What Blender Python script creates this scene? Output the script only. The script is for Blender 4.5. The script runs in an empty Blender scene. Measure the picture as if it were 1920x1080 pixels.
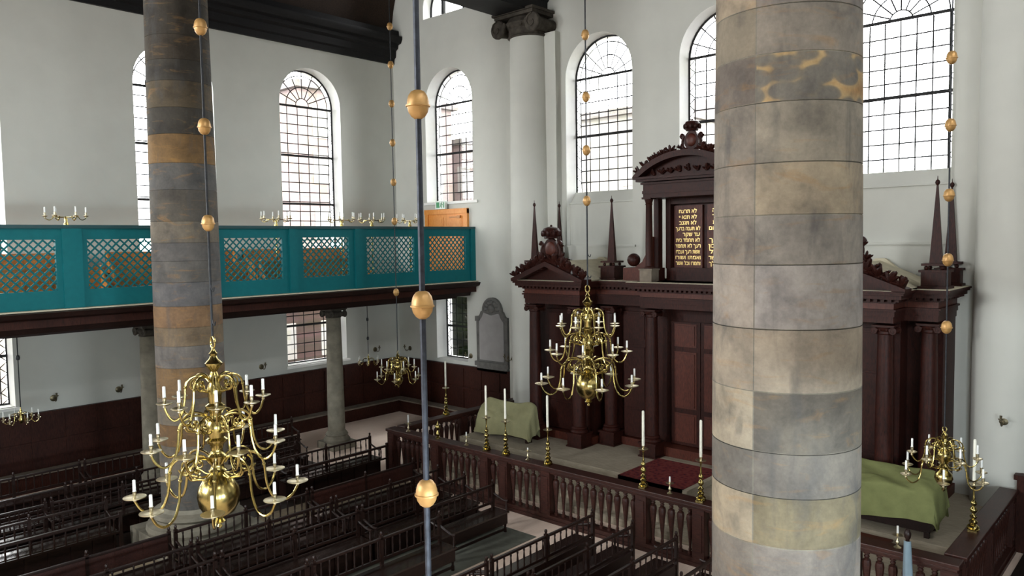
import bpy, bmesh, math, random
from mathutils import Vector, Matrix
from mathutils.geometry import tessellate_polygon
random.seed(7)
S = bpy.context.scene
COL = S.collection
PI = math.pi

# ------------------------------------------------------------------ mesh helper
class MB:
    def __init__(s):
        s.v = []; s.f = []; s.c = []; s.col = None; s.uvs = None
    def add(s, vs, fs):
        o = len(s.v); s.v += [tuple(p) for p in vs]
        for f in fs:
            s.f.append(tuple(i + o for i in f)); s.c.append(s.col)
        return s
    def box(s, x0, y0, z0, x1, y1, z1):
        if x0 > x1: x0, x1 = x1, x0
        if y0 > y1: y0, y1 = y1, y0
        if z0 > z1: z0, z1 = z1, z0
        v = [(x0,y0,z0),(x1,y0,z0),(x1,y1,z0),(x0,y1,z0),(x0,y0,z1),(x1,y0,z1),(x1,y1,z1),(x0,y1,z1)]
        return s.add(v, [(3,2,1,0),(4,5,6,7),(0,1,5,4),(1,2,6,5),(2,3,7,6),(3,0,4,7)])
    def cbox(s, cx, cy, cz, sx, sy, sz):
        return s.box(cx-sx/2, cy-sy/2, cz-sz/2, cx+sx/2, cy+sy/2, cz+sz/2)
    def lathe(s, prof, n=16, cx=0, cy=0, cz=0, axis='z', sx=1.0, a0=0.0, a1=2*PI):
        full = abs(a1-a0-2*PI) < 1e-6
        m = n if full else n+1
        rings = []; vs = []
        for r, z in prof:
            ring = []
            if r < 1e-5:
                ring = [len(vs)]; vs.append((0,0,z))
            else:
                for i in range(m):
                    a = a0 + (a1-a0)*i/n
                    ring.append(len(vs)); vs.append((r*math.cos(a)*sx, r*math.sin(a), z))
            rings.append(ring)
        fs = []
        for a, b in zip(rings[:-1], rings[1:]):
            for i in range(n):
                j = (i+1) % m
                if len(a) == 1 and len(b) == 1: continue
                if len(a) == 1: fs.append((a[0], b[j], b[i]))
                elif len(b) == 1: fs.append((a[i], a[j], b[0]))
                else: fs.append((a[i], a[j], b[j], b[i]))
        if axis == 'x': vs = [(z, x, y) for x, y, z in vs]
        if axis == 'y': vs = [(y, z, x) for x, y, z in vs]
        if full:
            if len(rings[0]) > 1: fs.append(tuple(reversed(rings[0])))
            if len(rings[-1]) > 1: fs.append(tuple(rings[-1]))
        return s.add([(x+cx, y+cy, z+cz) for x, y, z in vs], fs)
    def tube(s, pts, r, n=6, cap=True):
        pts = [Vector(p) for p in pts]; N = len(pts)
        rs = r if isinstance(r, (list, tuple)) else [r]*N
        t = [(pts[min(i+1, N-1)] - pts[max(i-1, 0)]).normalized() for i in range(N)]
        up = Vector((0,0,1)) if abs(t[0].z) < .9 else Vector((1,0,0))
        nrm = t[0].cross(up).normalized(); vs = []
        for i in range(N):
            nrm = (nrm - t[i]*nrm.dot(t[i]))
            if nrm.length < 1e-6: nrm = t[i].orthogonal()
            nrm.normalize(); b = t[i].cross(nrm)
            for k in range(n):
                a = 2*PI*k/n
                vs.append(pts[i] + (nrm*math.cos(a) + b*math.sin(a))*rs[i])
        fs = []
        for i in range(N-1):
            for k in range(n):
                k2 = (k+1) % n
                fs.append((i*n+k, i*n+k2, (i+1)*n+k2, (i+1)*n+k))
        if cap:
            fs.append(tuple(range(n-1, -1, -1))); fs.append(tuple(range((N-1)*n, N*n)))
        return s.add(vs, fs)
    def prism(s, poly, a0, a1, axis='y'):
        n = len(poly)
        def P(u, w, a):
            return (u, a, w) if axis == 'y' else ((a, u, w) if axis == 'x' else (u, w, a))
        vs = [P(u, w, a0) for u, w in poly] + [P(u, w, a1) for u, w in poly]
        fs = [(i, (i+1) % n, n+(i+1) % n, n+i) for i in range(n)]
        tri = tessellate_polygon([[Vector((u, w, 0)) for u, w in poly]])
        for t in tri:
            fs.append(tuple(t)); fs.append(tuple(n+i for i in reversed(t)))
        return s.add(vs, fs)
    def ball(s, cx, cy, cz, r, n=12, m=8, sz=1.0):
        prof = [(r*math.sin(PI*i/m), -r*sz*math.cos(PI*i/m)) for i in range(m+1)]
        prof[0] = (0, -r*sz); prof[-1] = (0, r*sz)
        return s.lathe(prof, n, cx, cy, cz)
    def ellipsoid(s, c, rx, ry, rz, rot=None, n=8, m=5):
        vs = []; fs = []
        M = rot or Matrix.Identity(3)
        for i in range(m+1):
            th = PI*i/m
            for k in range(n):
                ph = 2*PI*k/n
                p = M @ Vector((rx*math.sin(th)*math.cos(ph), ry*math.sin(th)*math.sin(ph), rz*math.cos(th)))
                vs.append((c[0]+p.x, c[1]+p.y, c[2]+p.z))
        for i in range(m):
            for k in range(n):
                k2 = (k+1) % n
                fs.append((i*n+k, (i+1)*n+k, (i+1)*n+k2, i*n+k2))
        return s.add(vs, fs)
    def xf(s, M):
        s.v = [tuple(M @ Vector(p)) for p in s.v]; return s
    def build(s, name, mat, parent=None, smooth=40, loc=None, bevel=0):
        me = bpy.data.meshes.new(name)
        me.from_pydata(s.v, [], s.f)
        bm = bmesh.new(); bm.from_mesh(me)
        if any(c is not None for c in s.c):
            lay = bm.loops.layers.float_color.new('tint')
            bm.faces.ensure_lookup_table()
            for f, c in zip(bm.faces, s.c):
                for l in f.loops: l[lay] = c or (1, 1, 1, 1)
        else:
            bmesh.ops.remove_doubles(bm, verts=bm.verts, dist=1e-5)
        bmesh.ops.recalc_face_normals(bm, faces=bm.faces)
        bm.to_mesh(me); bm.free()
        if smooth:
            me.polygons.foreach_set('use_smooth', [True]*len(me.polygons))
            me.set_sharp_from_angle(angle=math.radians(smooth))
        me.materials.append(mat)
        o = bpy.data.objects.new(name, me); COL.objects.link(o)
        if parent: o.parent = parent
        if loc: o.location = loc
        if bevel:
            b = o.modifiers.new('Bevel', 'BEVEL'); b.width = bevel; b.segments = 2; b.limit_method = 'ANGLE'; b.angle_limit = math.radians(50)
        return o

def tag(o, label=None, cat=None, group=None, kind=None):
    if label: o['label'] = label
    if cat: o['category'] = cat
    if group: o['group'] = group
    if kind: o['kind'] = kind
    return o
def thing(name, label, cat, loc=(0,0,0), rz=0.0, group=None):
    o = bpy.data.objects.new(name, None); COL.objects.link(o)
    o.empty_display_size = .2
    o.location = loc; o.rotation_euler = (0, 0, rz)
    return tag(o, label, cat, group)
def struct(o, label=None):
    o['kind'] = 'structure'
    if label: o['label'] = label
    return o
KIDS = {}
def copy_tree(o, loc=None, rz=None, label=None, group=None, parent=None):
    c = o.copy(); COL.objects.link(c)
    if parent is not None: c.parent = parent
    if loc is not None: c.location = loc
    if rz is not None: c.rotation_euler = (0, 0, rz)
    if label: c['label'] = label
    if group: c['group'] = group
    for ch in kids(o): copy_tree(ch, parent=c)
    return c
def kids(o):
    return list(o.children)
def smoothpts(pts, k=6):
    P = [Vector(p) for p in pts]; out = []
    for i in range(len(P)-1):
        p0 = P[max(i-1, 0)]; p1 = P[i]; p2 = P[i+1]; p3 = P[min(i+2, len(P)-1)]
        for j in range(k):
            t = j/k
            out.append(.5*((2*p1) + (p2-p0)*t + (2*p0-5*p1+4*p2-p3)*t*t + (3*p1-p0-3*p2+p3)*t**3))
    out.append(P[-1]); return out

# ------------------------------------------------------------------ materials
def srgb(r, g, b):
    f = lambda c: (c/255/12.92) if c/255 <= .04045 else ((c/255+.055)/1.055)**2.4
    return (f(r), f(g), f(b), 1)
def newmat(name):
    m = bpy.data.materials.new(name); m.use_nodes = True
    nt = m.node_tree; b = nt.nodes['Principled BSDF']
    return m, nt, b
def ramp(nt, src, stops, interp='LINEAR'):
    r = nt.nodes.new('ShaderNodeValToRGB'); nt.links.new(src, r.inputs[0])
    r.color_ramp.interpolation = interp
    els = r.color_ramp.elements
    while len(els) < len(stops): els.new(.5)
    for e, (p, c) in zip(els, stops): e.position = p; e.color = c
    return r.outputs[0]
def noise(nt, vec, scale, detail=4, rough=.55, dist=0.0):
    n = nt.nodes.new('ShaderNodeTexNoise'); n.inputs['Scale'].default_value = scale
    n.inputs['Detail'].default_value = detail; n.inputs['Roughness'].default_value = rough
    n.inputs['Distortion'].default_value = dist
    if vec: nt.links.new(vec, n.inputs['Vector'])
    return n.outputs[0]
def mapping(nt, kind='Object', scale=(1,1,1), rot=(0,0,0), loc=(0,0,0)):
    t = nt.nodes.new('ShaderNodeTexCoord'); m = nt.nodes.new('ShaderNodeMapping')
    nt.links.new(t.outputs[kind], m.inputs['Vector'])
    m.inputs['Scale'].default_value = scale; m.inputs['Rotation'].default_value = rot; m.inputs['Location'].default_value = loc
    return m.outputs[0]
def bump(nt, b, src, strength=.3, dist=.01):
    n = nt.nodes.new('ShaderNodeBump'); n.inputs['Strength'].default_value = strength; n.inputs['Distance'].default_value = dist
    nt.links.new(src, n.inputs['Height']); nt.links.new(n.outputs[0], b.inputs['Normal'])
def mix(nt, a, b, fac, mode='MIX'):
    n = nt.nodes.new('ShaderNodeMix'); n.data_type = 'RGBA'; n.blend_type = mode
    for sock, val in ((n.inputs[0], fac), (n.inputs[6], a), (n.inputs[7], b)):
        if hasattr(val, 'links') or isinstance(val, bpy.types.NodeSocket): nt.links.new(val, sock)
        else: sock.default_value = val
    return n.outputs[2]

def wood(name, dark, light, rough=.4, scale=(1, 1, 1), spec=.5, grain=9):
    m, nt, b = newmat(name)
    v = mapping(nt, 'Object', scale)
    n1 = noise(nt, v, grain, 6, .6, .4); n2 = noise(nt, mapping(nt, 'Object', (.6,.6,.6)), 2.2, 3)
    c = ramp(nt, n1, [(.3, dark), (.7, light)])
    c = mix(nt, c, dark, ramp(nt, n2, [(.45, (0,0,0,1)), (.75, (.6,.6,.6,1))]))
    nt.links.new(c, b.inputs['Base Color'])
    b.inputs['Roughness'].default_value = rough
    b.inputs['Specular IOR Level'].default_value = spec
    bump(nt, b, n1, .12, .004)
    return m
def plain(name, col, rough=.5, metal=0.0, var=.12, sc=8, spec=.5, bmp=.05):
    m, nt, b = newmat(name)
    n = noise(nt, mapping(nt, 'Object'), sc, 4)
    lo = tuple(c*(1-var) for c in col[:3])+(1,); hi = tuple(min(1, c*(1+var)) for c in col[:3])+(1,)
    nt.links.new(ramp(nt, n, [(.3, lo), (.7, hi)]), b.inputs['Base Color'])
    b.inputs['Roughness'].default_value = rough; b.inputs['Metallic'].default_value = metal
    b.inputs['Specular IOR Level'].default_value = spec
    if bmp: bump(nt, b, n, bmp, .005 if bmp < .4 else .06)
    return m

M = {}
M['plaster'] = plain('white_plaster', (.58, .585, .535), .9, var=.03, sc=1.3, spec=.2, bmp=.03)
M['reveal'] = plain('white_reveal_paint', (.88, .88, .84), .8, var=.02, spec=.2)
M['bench'] = wood('dark_bench_oak', (.006, .0026, .002, 1), (.026, .0098, .0062, 1), .4, (6, 1, 6), .32)
M['oak'] = wood('dark_panelling_oak', (.016, .0052, .0038, 1), (.060, .0175, .0105, 1), .52, (5, 5, 1), .18)
M['rail'] = wood('rosewood_rail', (.018, .006, .0045, 1), (.062, .02, .0135, 1), .42, (1, 4, 4), .35)
M['ark'] = wood('jacaranda_wood', (.010, .0031, .0024, 1), (.052, .0122, .0074, 1), .48, (5, 5, 1), .2)
M['arkred'] = wood('red_jacaranda_panel', (.04, .0095, .006, 1), (.105, .026, .014, 1), .46, (5, 5, 1), .3)
M['beam'] = wood('black_roof_timber', (.003, .0028, .003, 1), (.011, .010, .011, 1), .55, (4, 1, 4), .25)
M['vault'] = wood('brown_vault_boards', (.014, .008, .005, 1), (.05, .028, .017, 1), .7, (1, 6, 6), .25, 5)
M['honey'] = wood('honey_oak', srgb(150, 95, 45), srgb(215, 150, 80), .45, (5, 1, 5), .4)
M['door'] = wood('orange_oak_door', srgb(215, 130, 50), srgb(240, 170, 90), .45, (5, 5, 1), .4)
M['teal'] = plain('teal_paint', (.004, .132, .148), .55, var=.06, spec=.2)
M['tealdark'] = plain('dark_teal_cap_paint', (.008, .06, .068), .45, var=.08)
M['cream'] = plain('dusty_cream_boards', srgb(200, 192, 168), .9, var=.12, sc=4, spec=.2)
M['dust'] = plain('dusty_grey_wood', srgb(118, 108, 96), .85, var=.2, sc=5, spec=.2)
M['brass'] = plain('polished_brass', (.40, .315, .115), .22, 1.0, var=.1, sc=30, bmp=.06)
M['pale_brass'] = plain('pale_drip_pan_brass', (.60, .53, .36), .34, 1.0, var=.12, sc=30)
M['seat'] = wood('polished_seat_oak', (.008, .004, .003, 1), (.026, .012, .008, 1), .2, (6, 1, 6), .6)
M['dull'] = plain('tarnished_brass', (.16, .135, .085), .42, .9, var=.25, sc=30)
M['cornice'] = wood('dark_gallery_cornice', (.009, .0042, .0035, 1), (.03, .0115, .008, 1), .5, (5, 1, 5), .25)
M['gilt'] = plain('gilded_wood', (.52, .30, .105), .42, .35, var=.16, sc=12)
M['candle'] = plain('candle_wax', (.86, .86, .82), .5, var=.02)
M['ivory'] = plain('ivory_candle_wax', (.84, .82, .70), .5, var=.03)
M['iron'] = plain('dark_iron', (.03, .032, .036), .5, .6, var=.3, sc=20)
M['rod'] = plain('blue_grey_rod', (.034, .039, .052), .5, .5, var=.35, sc=25)
M['lead'] = plain('lead_came', (.03, .03, .032), .7, .2, var=.2)
M['ston_s'] = plain('grey_sandstone', (.19, .175, .135), .85, var=.25, sc=3.5, spec=.2, bmp=.2)
M['ston_d'] = plain('dark_capital_stone', (.06, .052, .042), .85, var=.4, sc=6, spec=.2, bmp=.3)
M['tablet'] = plain('grey_memorial_stone', (.33, .315, .305), .75, var=.08, sc=3, spec=.3)
M['tabframe'] = plain('dark_memorial_frame', (.13, .125, .115), .7, var=.25, sc=5)
M['gold'] = plain('gold_leaf', (.75, .55, .22), .35, .8, var=.15, sc=40)
M['cloth'] = plain('khaki_dust_sheet', srgb(134, 131, 98), .9, var=.1, sc=3.5, spec=.15, bmp=.6)
M['cloth2'] = plain('green_dust_sheet', srgb(112, 116, 74), .9, var=.14, sc=3.5, spec=.15, bmp=.5)
M['blue'] = plain('pale_blue_cloth', srgb(116, 134, 144), .85, var=.08)
M['grass'] = plain('painted_green_sign', srgb(40, 140, 80), .4, var=.03)
M['signw'] = plain('white_sign_panel', srgb(225, 235, 225), .4, var=.02)
M['platform'] = wood('weathered_grey_boards', srgb(138, 129, 113), srgb(172, 161, 141), .75, (1, 8, 8), .25, 4)
M['mat'] = plain('green_grey_floor_mat', srgb(98, 100, 90), .9, var=.15, sc=6)

def floor_mat():
    m, nt, b = newmat('sandy_board_floor')
    v = mapping(nt, 'Object')
    n1 = noise(nt, v, .7, 5, .6); n2 = noise(nt, mapping(nt, 'Object', (10, .6, 1)), 3, 4)
    c = ramp(nt, n1, [(.3, srgb(226, 202, 184)), (.7, srgb(243, 222, 206))])
    c = mix(nt, c, srgb(196, 174, 158), ramp(nt, n2, [(.5, (0,0,0,1)), (.8, (.5,.5,.5,1))]))
    nt.links.new(c, b.inputs['Base Color']); b.inputs['Roughness'].default_value = .75
    b.inputs['Specular IOR Level'].default_value = .3
    bump(nt, b, n2, .1, .004); return m
M['floor'] = floor_mat()

def stone_mat(name, stain_amt):
    m, nt, b = newmat(name)
    at = nt.nodes.new('ShaderNodeAttribute'); at.attribute_name = 'tint'
    v = mapping(nt, 'Object')
    n1 = noise(nt, v, 2.6, 7, .62, .25)
    n2 = noise(nt, mapping(nt, 'Object', (1, 1, 4)), 1.7, 5, .6, 1.2)
    n3 = noise(nt, v, 22, 4, .7)
    n4 = noise(nt, mapping(nt, 'Object', (1, 1, .35), loc=(3, 1, 0)), 3.6, 4, .55, .6)
    shade = ramp(nt, n1, [(.25, (.52,.52,.54,1)), (.5, (.98,.97,.96,1)), (.76, (1.36,1.33,1.28,1))])
    vo = nt.nodes.new('ShaderNodeTexVoronoi'); vo.feature = 'SMOOTH_F1'; vo.inputs['Scale'].default_value = 1.0
    nt.links.new(mapping(nt, 'Object', (3.4, 3.4, 6.5), loc=(.3, .1, .2)), vo.inputs['Vector']); vo.inputs['Smoothness'].default_value = .25
    blob = ramp(nt, vo.outputs['Distance'], [(.44, srgb(124, 120, 112)), (.55, srgb(134, 126, 112)), (.64, srgb(192, 166, 122)), (.85, srgb(200, 158, 104))])
    blob = mix(nt, blob, (.72, .72, .72, 1), .9, 'MULTIPLY')
    base = mix(nt, blob, at.outputs['Color'], at.outputs['Alpha'])
    c = mix(nt, base, shade, 1.0, 'MULTIPLY')
    c = mix(nt, c, srgb(150, 112, 62), ramp(nt, n2, [(.56, (0,0,0,1)), (.74, (stain_amt,)*3+(1,))]))
    c = mix(nt, c, srgb(74, 74, 74), ramp(nt, n4, [(.52, (0,0,0,1)), (.72, (.6,.6,.6,1))]))
    c = mix(nt, c, ramp(nt, n3, [(.3, (.86,.86,.86,1)), (.7, (1.1,1.1,1.1,1))]), .8, 'MULTIPLY')
    nt.links.new(c, b.inputs['Base Color']); b.inputs['Roughness'].default_value = .8
    b.inputs['Specular IOR Level'].default_value = .25
    bump(nt, b, n3, .25, .01); return m
M['stone_near'] = stone_mat('banded_sandstone', .35)
M['stone_far'] = stone_mat('dark_banded_sandstone', .45)

def rug_mat():
    m, nt, b = newmat('red_patterned_rug')
    v = mapping(nt, 'Object', (1, 1, 1))
    vo = nt.nodes.new('ShaderNodeTexVoronoi'); vo.inputs['Scale'].default_value = 9; nt.links.new(v, vo.inputs['Vector'])
    n = noise(nt, v, 14, 4)
    c = ramp(nt, vo.outputs['Distance'], [(.15, srgb(40, 28, 40)), (.3, srgb(92, 34, 36)), (.6, srgb(106, 50, 46))])
    c = mix(nt, c, srgb(70, 30, 36), ramp(nt, n, [(.45, (0,0,0,1)), (.7, (.6,.6,.6,1))]))
    nt.links.new(c, b.inputs['Base Color']); b.inputs['Roughness'].default_value = .95
    b.inputs['Specular IOR Level'].default_value = .1
    return m
M['rug'] = rug_mat()

def glass_mat():
    m, nt, b = newmat('old_window_glass')
    nt.nodes.remove(b)
    out = nt.nodes['Material Output']
    t = nt.nodes.new('ShaderNodeBsdfTransparent'); g = nt.nodes.new('ShaderNodeBsdfGlossy'); mx = nt.nodes.new('ShaderNodeMixShader')
    v = mapping(nt, 'Object', (2.9, 2.9, 2.9))
    w = nt.nodes.new('ShaderNodeTexWhiteNoise'); fl = nt.nodes.new('ShaderNodeVectorMath'); fl.operation = 'FLOOR'
    nt.links.new(v, fl.inputs[0]); nt.links.new(fl.outputs[0], w.inputs['Vector'])
    c = ramp(nt, w.outputs['Value'], [(.0, (.86, .86, .80, 1)), (.25, (.97, .97, .97, 1)), (.6, (.98, .95, .95, 1)), (.85, (.90, .90, .93, 1))], 'CONSTANT')
    nt.links.new(c, t.inputs['Color']); g.inputs['Roughness'].default_value = .05
    fr = nt.nodes.new('ShaderNodeFresnel'); fr.inputs['IOR'].default_value = 1.3
    nt.links.new(fr.outputs[0], mx.inputs[0]); nt.links.new(t.outputs[0], mx.inputs[1]); nt.links.new(g.outputs[0], mx.inputs[2])
    nt.links.new(mx.outputs[0], out.inputs['Surface']); return m
M['glass'] = glass_mat()

def brick_mat(name, c1, c2, mort):
    m, nt, b = newmat(name)
    br = nt.nodes.new('ShaderNodeTexBrick'); nt.links.new(mapping(nt, 'Object', (1, 1, 1), (PI/2, 0, 0)), br.inputs['Vector'])
    br.inputs['Color1'].default_value = c1; br.inputs['Color2'].default_value = c2; br.inputs['Mortar'].default_value = mort
    b.inputs['Specular IOR Level'].default_value = .0; br.inputs['Scale'].default_value = 2.2; br.inputs['Mortar Size'].default_value = .015
    nt.links.new(br.outputs[0], b.inputs['Base Color']); b.inputs['Roughness'].default_value = .9
    return m
M['pinkbrick'] = brick_mat('pink_brick', srgb(138, 124, 121), srgb(128, 113, 110), srgb(132, 122, 117))
M['stucco'] = plain('pale_stucco', srgb(150, 147, 142), .9, var=.05, spec=0)
M['hedge'] = plain('dark_green_leaves', (.005, .008, .003), .9, var=.5, sc=3, spec=0)
M['shadebrick'] = brick_mat('shaded_rose_brick', srgb(78, 62, 60), srgb(64, 57, 50), srgb(70, 60, 57))  # darker brick, alley shade on the lower house put into the colour
M['darkfloor'] = wood('dark_floor_boards', (.012, .008, .006, 1), (.034, .022, .016, 1), .55, (8, 1, 1), .25, 4)
M['walk'] = wood('worn_walkway_boards', srgb(120, 108, 88), srgb(160, 144, 120), .75, (8, 1, 1), .2, 4)
M['yard'] = plain('courtyard_paving', srgb(100, 94, 88), .9, var=.15, sc=2, spec=0)
M['rooft'] = plain('grey_roof_slate', srgb(110, 106, 104), .8, var=.15, spec=0)
# ------------------------------------------------------------------ the room
XR, YB, ZT = 27.6, -34.0, 18.2
XL, XRC = 7.18, 20.45            # column lines
XC = 13.81                       # middle of the nave
def arch_loop(c, hw, z0, zs, n=20):
    pts = [(c-hw, z0), (c+hw, z0), (c+hw, zs)]
    pts += [(c+hw*math.cos(PI*i/n), zs+hw*math.sin(PI*i/n)) for i in range(1, n)]
    pts.append((c-hw, zs)); return pts
def rect_loop(c, hw, z0, z1): return [(c-hw, z0), (c+hw, z0), (c+hw, z1), (c-hw, z1)]

def wall(name, axis, inner, outer, u0, u1, z0, z1, loops):
    """slab with openings: axis 'x' = plane of constant x (u is y), 'y' = plane of constant y (u is x)"""
    mb = MB(); rv = MB()
    def P(u, z, d): return (d, u, z) if axis == 'x' else (u, d, z)
    outl = [(u0, z0), (u1, z0), (u1, z1), (u0, z1)]
    polys = [outl] + loops
    flat = [p for l in polys for p in l]
    tris = tessellate_polygon([[Vector((u, z, 0)) for u, z in l] for l in polys])
    for d in (inner, outer):
        mb.add([P(u, z, d) for u, z in flat], [tuple(t) for t in tris])
    n = 4
    mb.add([P(u, z, inner) for u, z in outl] + [P(u, z, outer) for u, z in outl], [(i, (i+1) % n, n+(i+1) % n, n+i) for i in range(n)])
    for l in loops:
        n = len(l)
        rv.add([P(u, z, inner) for u, z in l] + [P(u, z, outer) for u, z in l], [(i, (i+1) % n, n+(i+1) % n, n+i) for i in range(n)])
    w = struct(mb.build(name, M['plaster'], smooth=0))
    if loops: rv.build('window_reveals', M['reveal'], w, smooth=35)
    return w
HW = 1.23
UPL = [-3.73, -8.53, -14.4, -19.9, -25.4, -30.5]      # gallery windows in the left wall
loops = [arch_loop(c, HW, 6.3, 11.38) for c in UPL] + [rect_loop(c, HW, 2.27, 4.62) for c in UPL]
struct(wall('wall_left', 'x', 0.0, -.8, YB, 0.0, 0.0, ZT, loops))
WX = [3.02, 9.63, 13.65, 17.98]
l2 = [arch_loop(WX[0], HW, 7.95, 11.5)] + [arch_loop(c, HW, 6.33, 11.5) for c in WX[1:]]
l2 += [rect_loop(3.0, .82, 2.17, 4.5), arch_loop(3.02, HW, 14.65, 14.95)]
wall('wall_ark', 'y', 0.0, .8, -.8, XR+.6, 0.0, ZT, l2)
wall('wall_right', 'x', XR, XR+.6, YB, 0.0, 0.0, ZT, [])
wall('wall_back', 'y', YB, YB-.6, -.62, XR+.6, 0.0, ZT, [])
struct(MB().box(-.6, YB-.6, -.3, XR+.6, .6, 0.0).build('floor', M['floor'], smooth=0))
struct(MB().box(-.6, YB-.6, ZT, XR+.6, .6, ZT+.3).build('ceiling', M['vault'], smooth=0))
# infill below the ark-wall windows: a shallow niche with a shelf line
k = 1
for c in WX[1:]:
    mb = MB().box(c-HW, .16, 6.33, c+HW, .78, 7.62)
    mb.prism([(.10, 7.62), (.78, 7.62), (.78, 8.0), (.46, 8.0), (.20, 7.66), (.10, 7.66)], c-HW, c+HW, 'x')
    mb.box(c-HW-.1, -.05, 6.27, c+HW+.1, .05, 6.33)
    struct(mb.build('trim_%d' % k, M['plaster'], smooth=0)); k += 1
struct(MB().box(WX[0]-HW-.1, -.07, 7.86, WX[0]+HW+.22, .1, 7.95).build('trim_%d' % k, M['reveal'], smooth=0)); k += 1
for c in UPL[:3]:
    struct(MB().box(-.1, c-HW-.08, 2.19, .1, c+HW+.08, 2.27).build('trim_%d' % k, M['reveal'], smooth=0)); k += 1

# windows ---------------------------------------------------------------
def window(idx, axis, d, c, z0, zs, z1, hw, arched, bars, cols, label=None, sgn=1):
    """leaded window standing in its opening; d = plane of the glass"""
    def P(u, z, e=0): return (d+e, u, z) if axis == 'x' else (u, d+e, z)
    top = zs+hw if arched else z1
    loop = arch_loop(c, hw, z0, zs, 24) if arched else rect_loop(c, hw, z0, z1)
    fr = MB(); pts = [P(u, z) for u, z in loop]; pts.append(pts[0]); pts.append(pts[1])
    fr.tube(pts, .045, 4)
    w = struct(fr.build('window_%d' % idx, M['lead'], smooth=0), label)
    ld = MB(); r = .017
    def topz(u):
        if not arched: return z1
        x = min(abs(u-c), hw); return zs + math.sqrt(max(0, hw*hw-x*x))
    ins = hw - .19
    us = [c-ins + 2*ins*i/(cols-1) for i in range(cols)]
    zt = zs if arched else z1
    for u in us: ld.tube([P(u, z0), P(u, zt)], r, 4, False)
    nz = max(2, round((zt-z0)/.345))
    for i in range(1, nz):
        z = z0 + (zt-z0)*i/nz
        ld.tube([P(c-ins, z), P(c+ins, z)], r, 4, False)
    for i in range(nz):                              # zigzag border panes
        za = z0 + (zt-z0)*i/nz; zb = z0 + (zt-z0)*(i+1)/nz; zm = (za+zb)/2
        for s in (-1, 1):
            ld.tube([P(c+s*ins, za), P(c+s*hw, zm), P(c+s*ins, zb)], r*.8, 4, False)
    if arched:
        for R in (ins, ins*.62, ins*.25):
            ld.tube([P(c+R*math.cos(PI*i/18), zs+R*math.sin(PI*i/18)) for i in range(19)], r, 4, False)
        for i in range(1, 8):
            a = PI*i/8
            ld.tube([P(c+ins*.25*math.cos(a), zs+ins*.25*math.sin(a)), P(c+hw*math.cos(a), zs+hw*math.sin(a))], r, 4, False)
    ld.build('leading', M['lead'], w, smooth=0)
    bm_ = MB()
    for z in bars: bm_.tube([P(c-hw, z), P(c+hw, z)], .042, 5)
    if bars: bm_.build('saddle_bars', M['lead'], w, smooth=0)
    g = MB(); tri = tessellate_polygon([[Vector((u, z, 0)) for u, z in loop]])
    g.add([P(u, z, .012*sgn) for u, z in loop], [tuple(t) for t in tri])
    g.build('glass', M['glass'], w, smooth=0)
    return w
n = 1
for c in UPL:
    window(n, 'x', -.54, c, 6.3, 11.38, None, HW, True, (11.34, 9.61, 7.92), 6, sgn=-1); n += 1
    window(n, 'x', -.54, c, 2.27, None, 4.62, HW, False, (3.6,), 6, sgn=-1); n += 1
for i, c in enumerate(WX):
    window(n, 'y', .54, c, 7.95, 11.5, None, HW, True, (11.54, 9.75), 7); n += 1
window(n, 'y', .54, 3.0, 2.17, None, 4.5, .82, False, (3.35,), 5); n += 1
hi = MB(); lp = arch_loop(3.02, HW, 14.65, 14.95)
hi.tube([(u, .4, z) for u, z in lp]+[(lp[0][0], .4, lp[0][1])], .05, 4)
for u in (2.47, 3.57): hi.box(u-.06, .34, 14.65, u+.06, .46, 16.1)
hw_ = struct(hi.build('window_%d' % n, M['lead'], smooth=0))
g = MB().add([(u, .43, z) for u, z in lp], [tuple(t) for t in tessellate_polygon([[Vector((u, z, 0)) for u, z in lp]])])
g.build('glass', M['glass'], hw_, smooth=0)

# timber cornice, vault and main beams ------------------------------------
prof = [(0, 13.3), (.10, 13.3), (.12, 13.5), (.2, 13.55), (.22, 13.78), (.34, 13.86), (.36, 13.98), (.52, 14.02), (.60, 14.16), (.60, 14.26), (.42, 14.3), (.40, 14.5), (0, 14.5)]
struct(MB().prism(prof, YB, -.02, 'y').build('trim_%d' % k, M['beam'], smooth=30)); k += 1
mb = MB(); R = 3.25; N = 26
arc = [(3.25-R*math.cos(PI*i/N), 14.5+R*math.sin(PI*i/N)) for i in range(N+1)]
out = [(3.25-(R+.15)*math.cos(PI*i/N), 14.5+(R+.15)*math.sin(PI*i/N)) for i in range(N+1)]
mb.prism(arc+out[::-1], YB, -.01, 'y')
struct(mb.build('ceiling_vault', M['vault'], smooth=30))
def beam(x, name):
    p = [(-.62, 13.62), (.62, 13.62), (.64, 14.0), (.7, 14.05), (.7, 14.4), (.95, 14.55), (1.0, 14.75), (1.0, 15.0), (.5, 15.05), (.5, ZT),
         (-.5, ZT), (-.5, 15.05), (-1.0, 15.0), (-1.0, 14.75), (-.95, 14.55), (-.7, 14.4), (-.7, 14.05), (-.64, 14.0)]
    return struct(MB().prism([(x+u, z) for u, z in p], YB, -.01, 'y').build(name, M['beam'], smooth=30))
beam(XL-.1, 'beam_left'); beam(XRC, 'beam_right')

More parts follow.
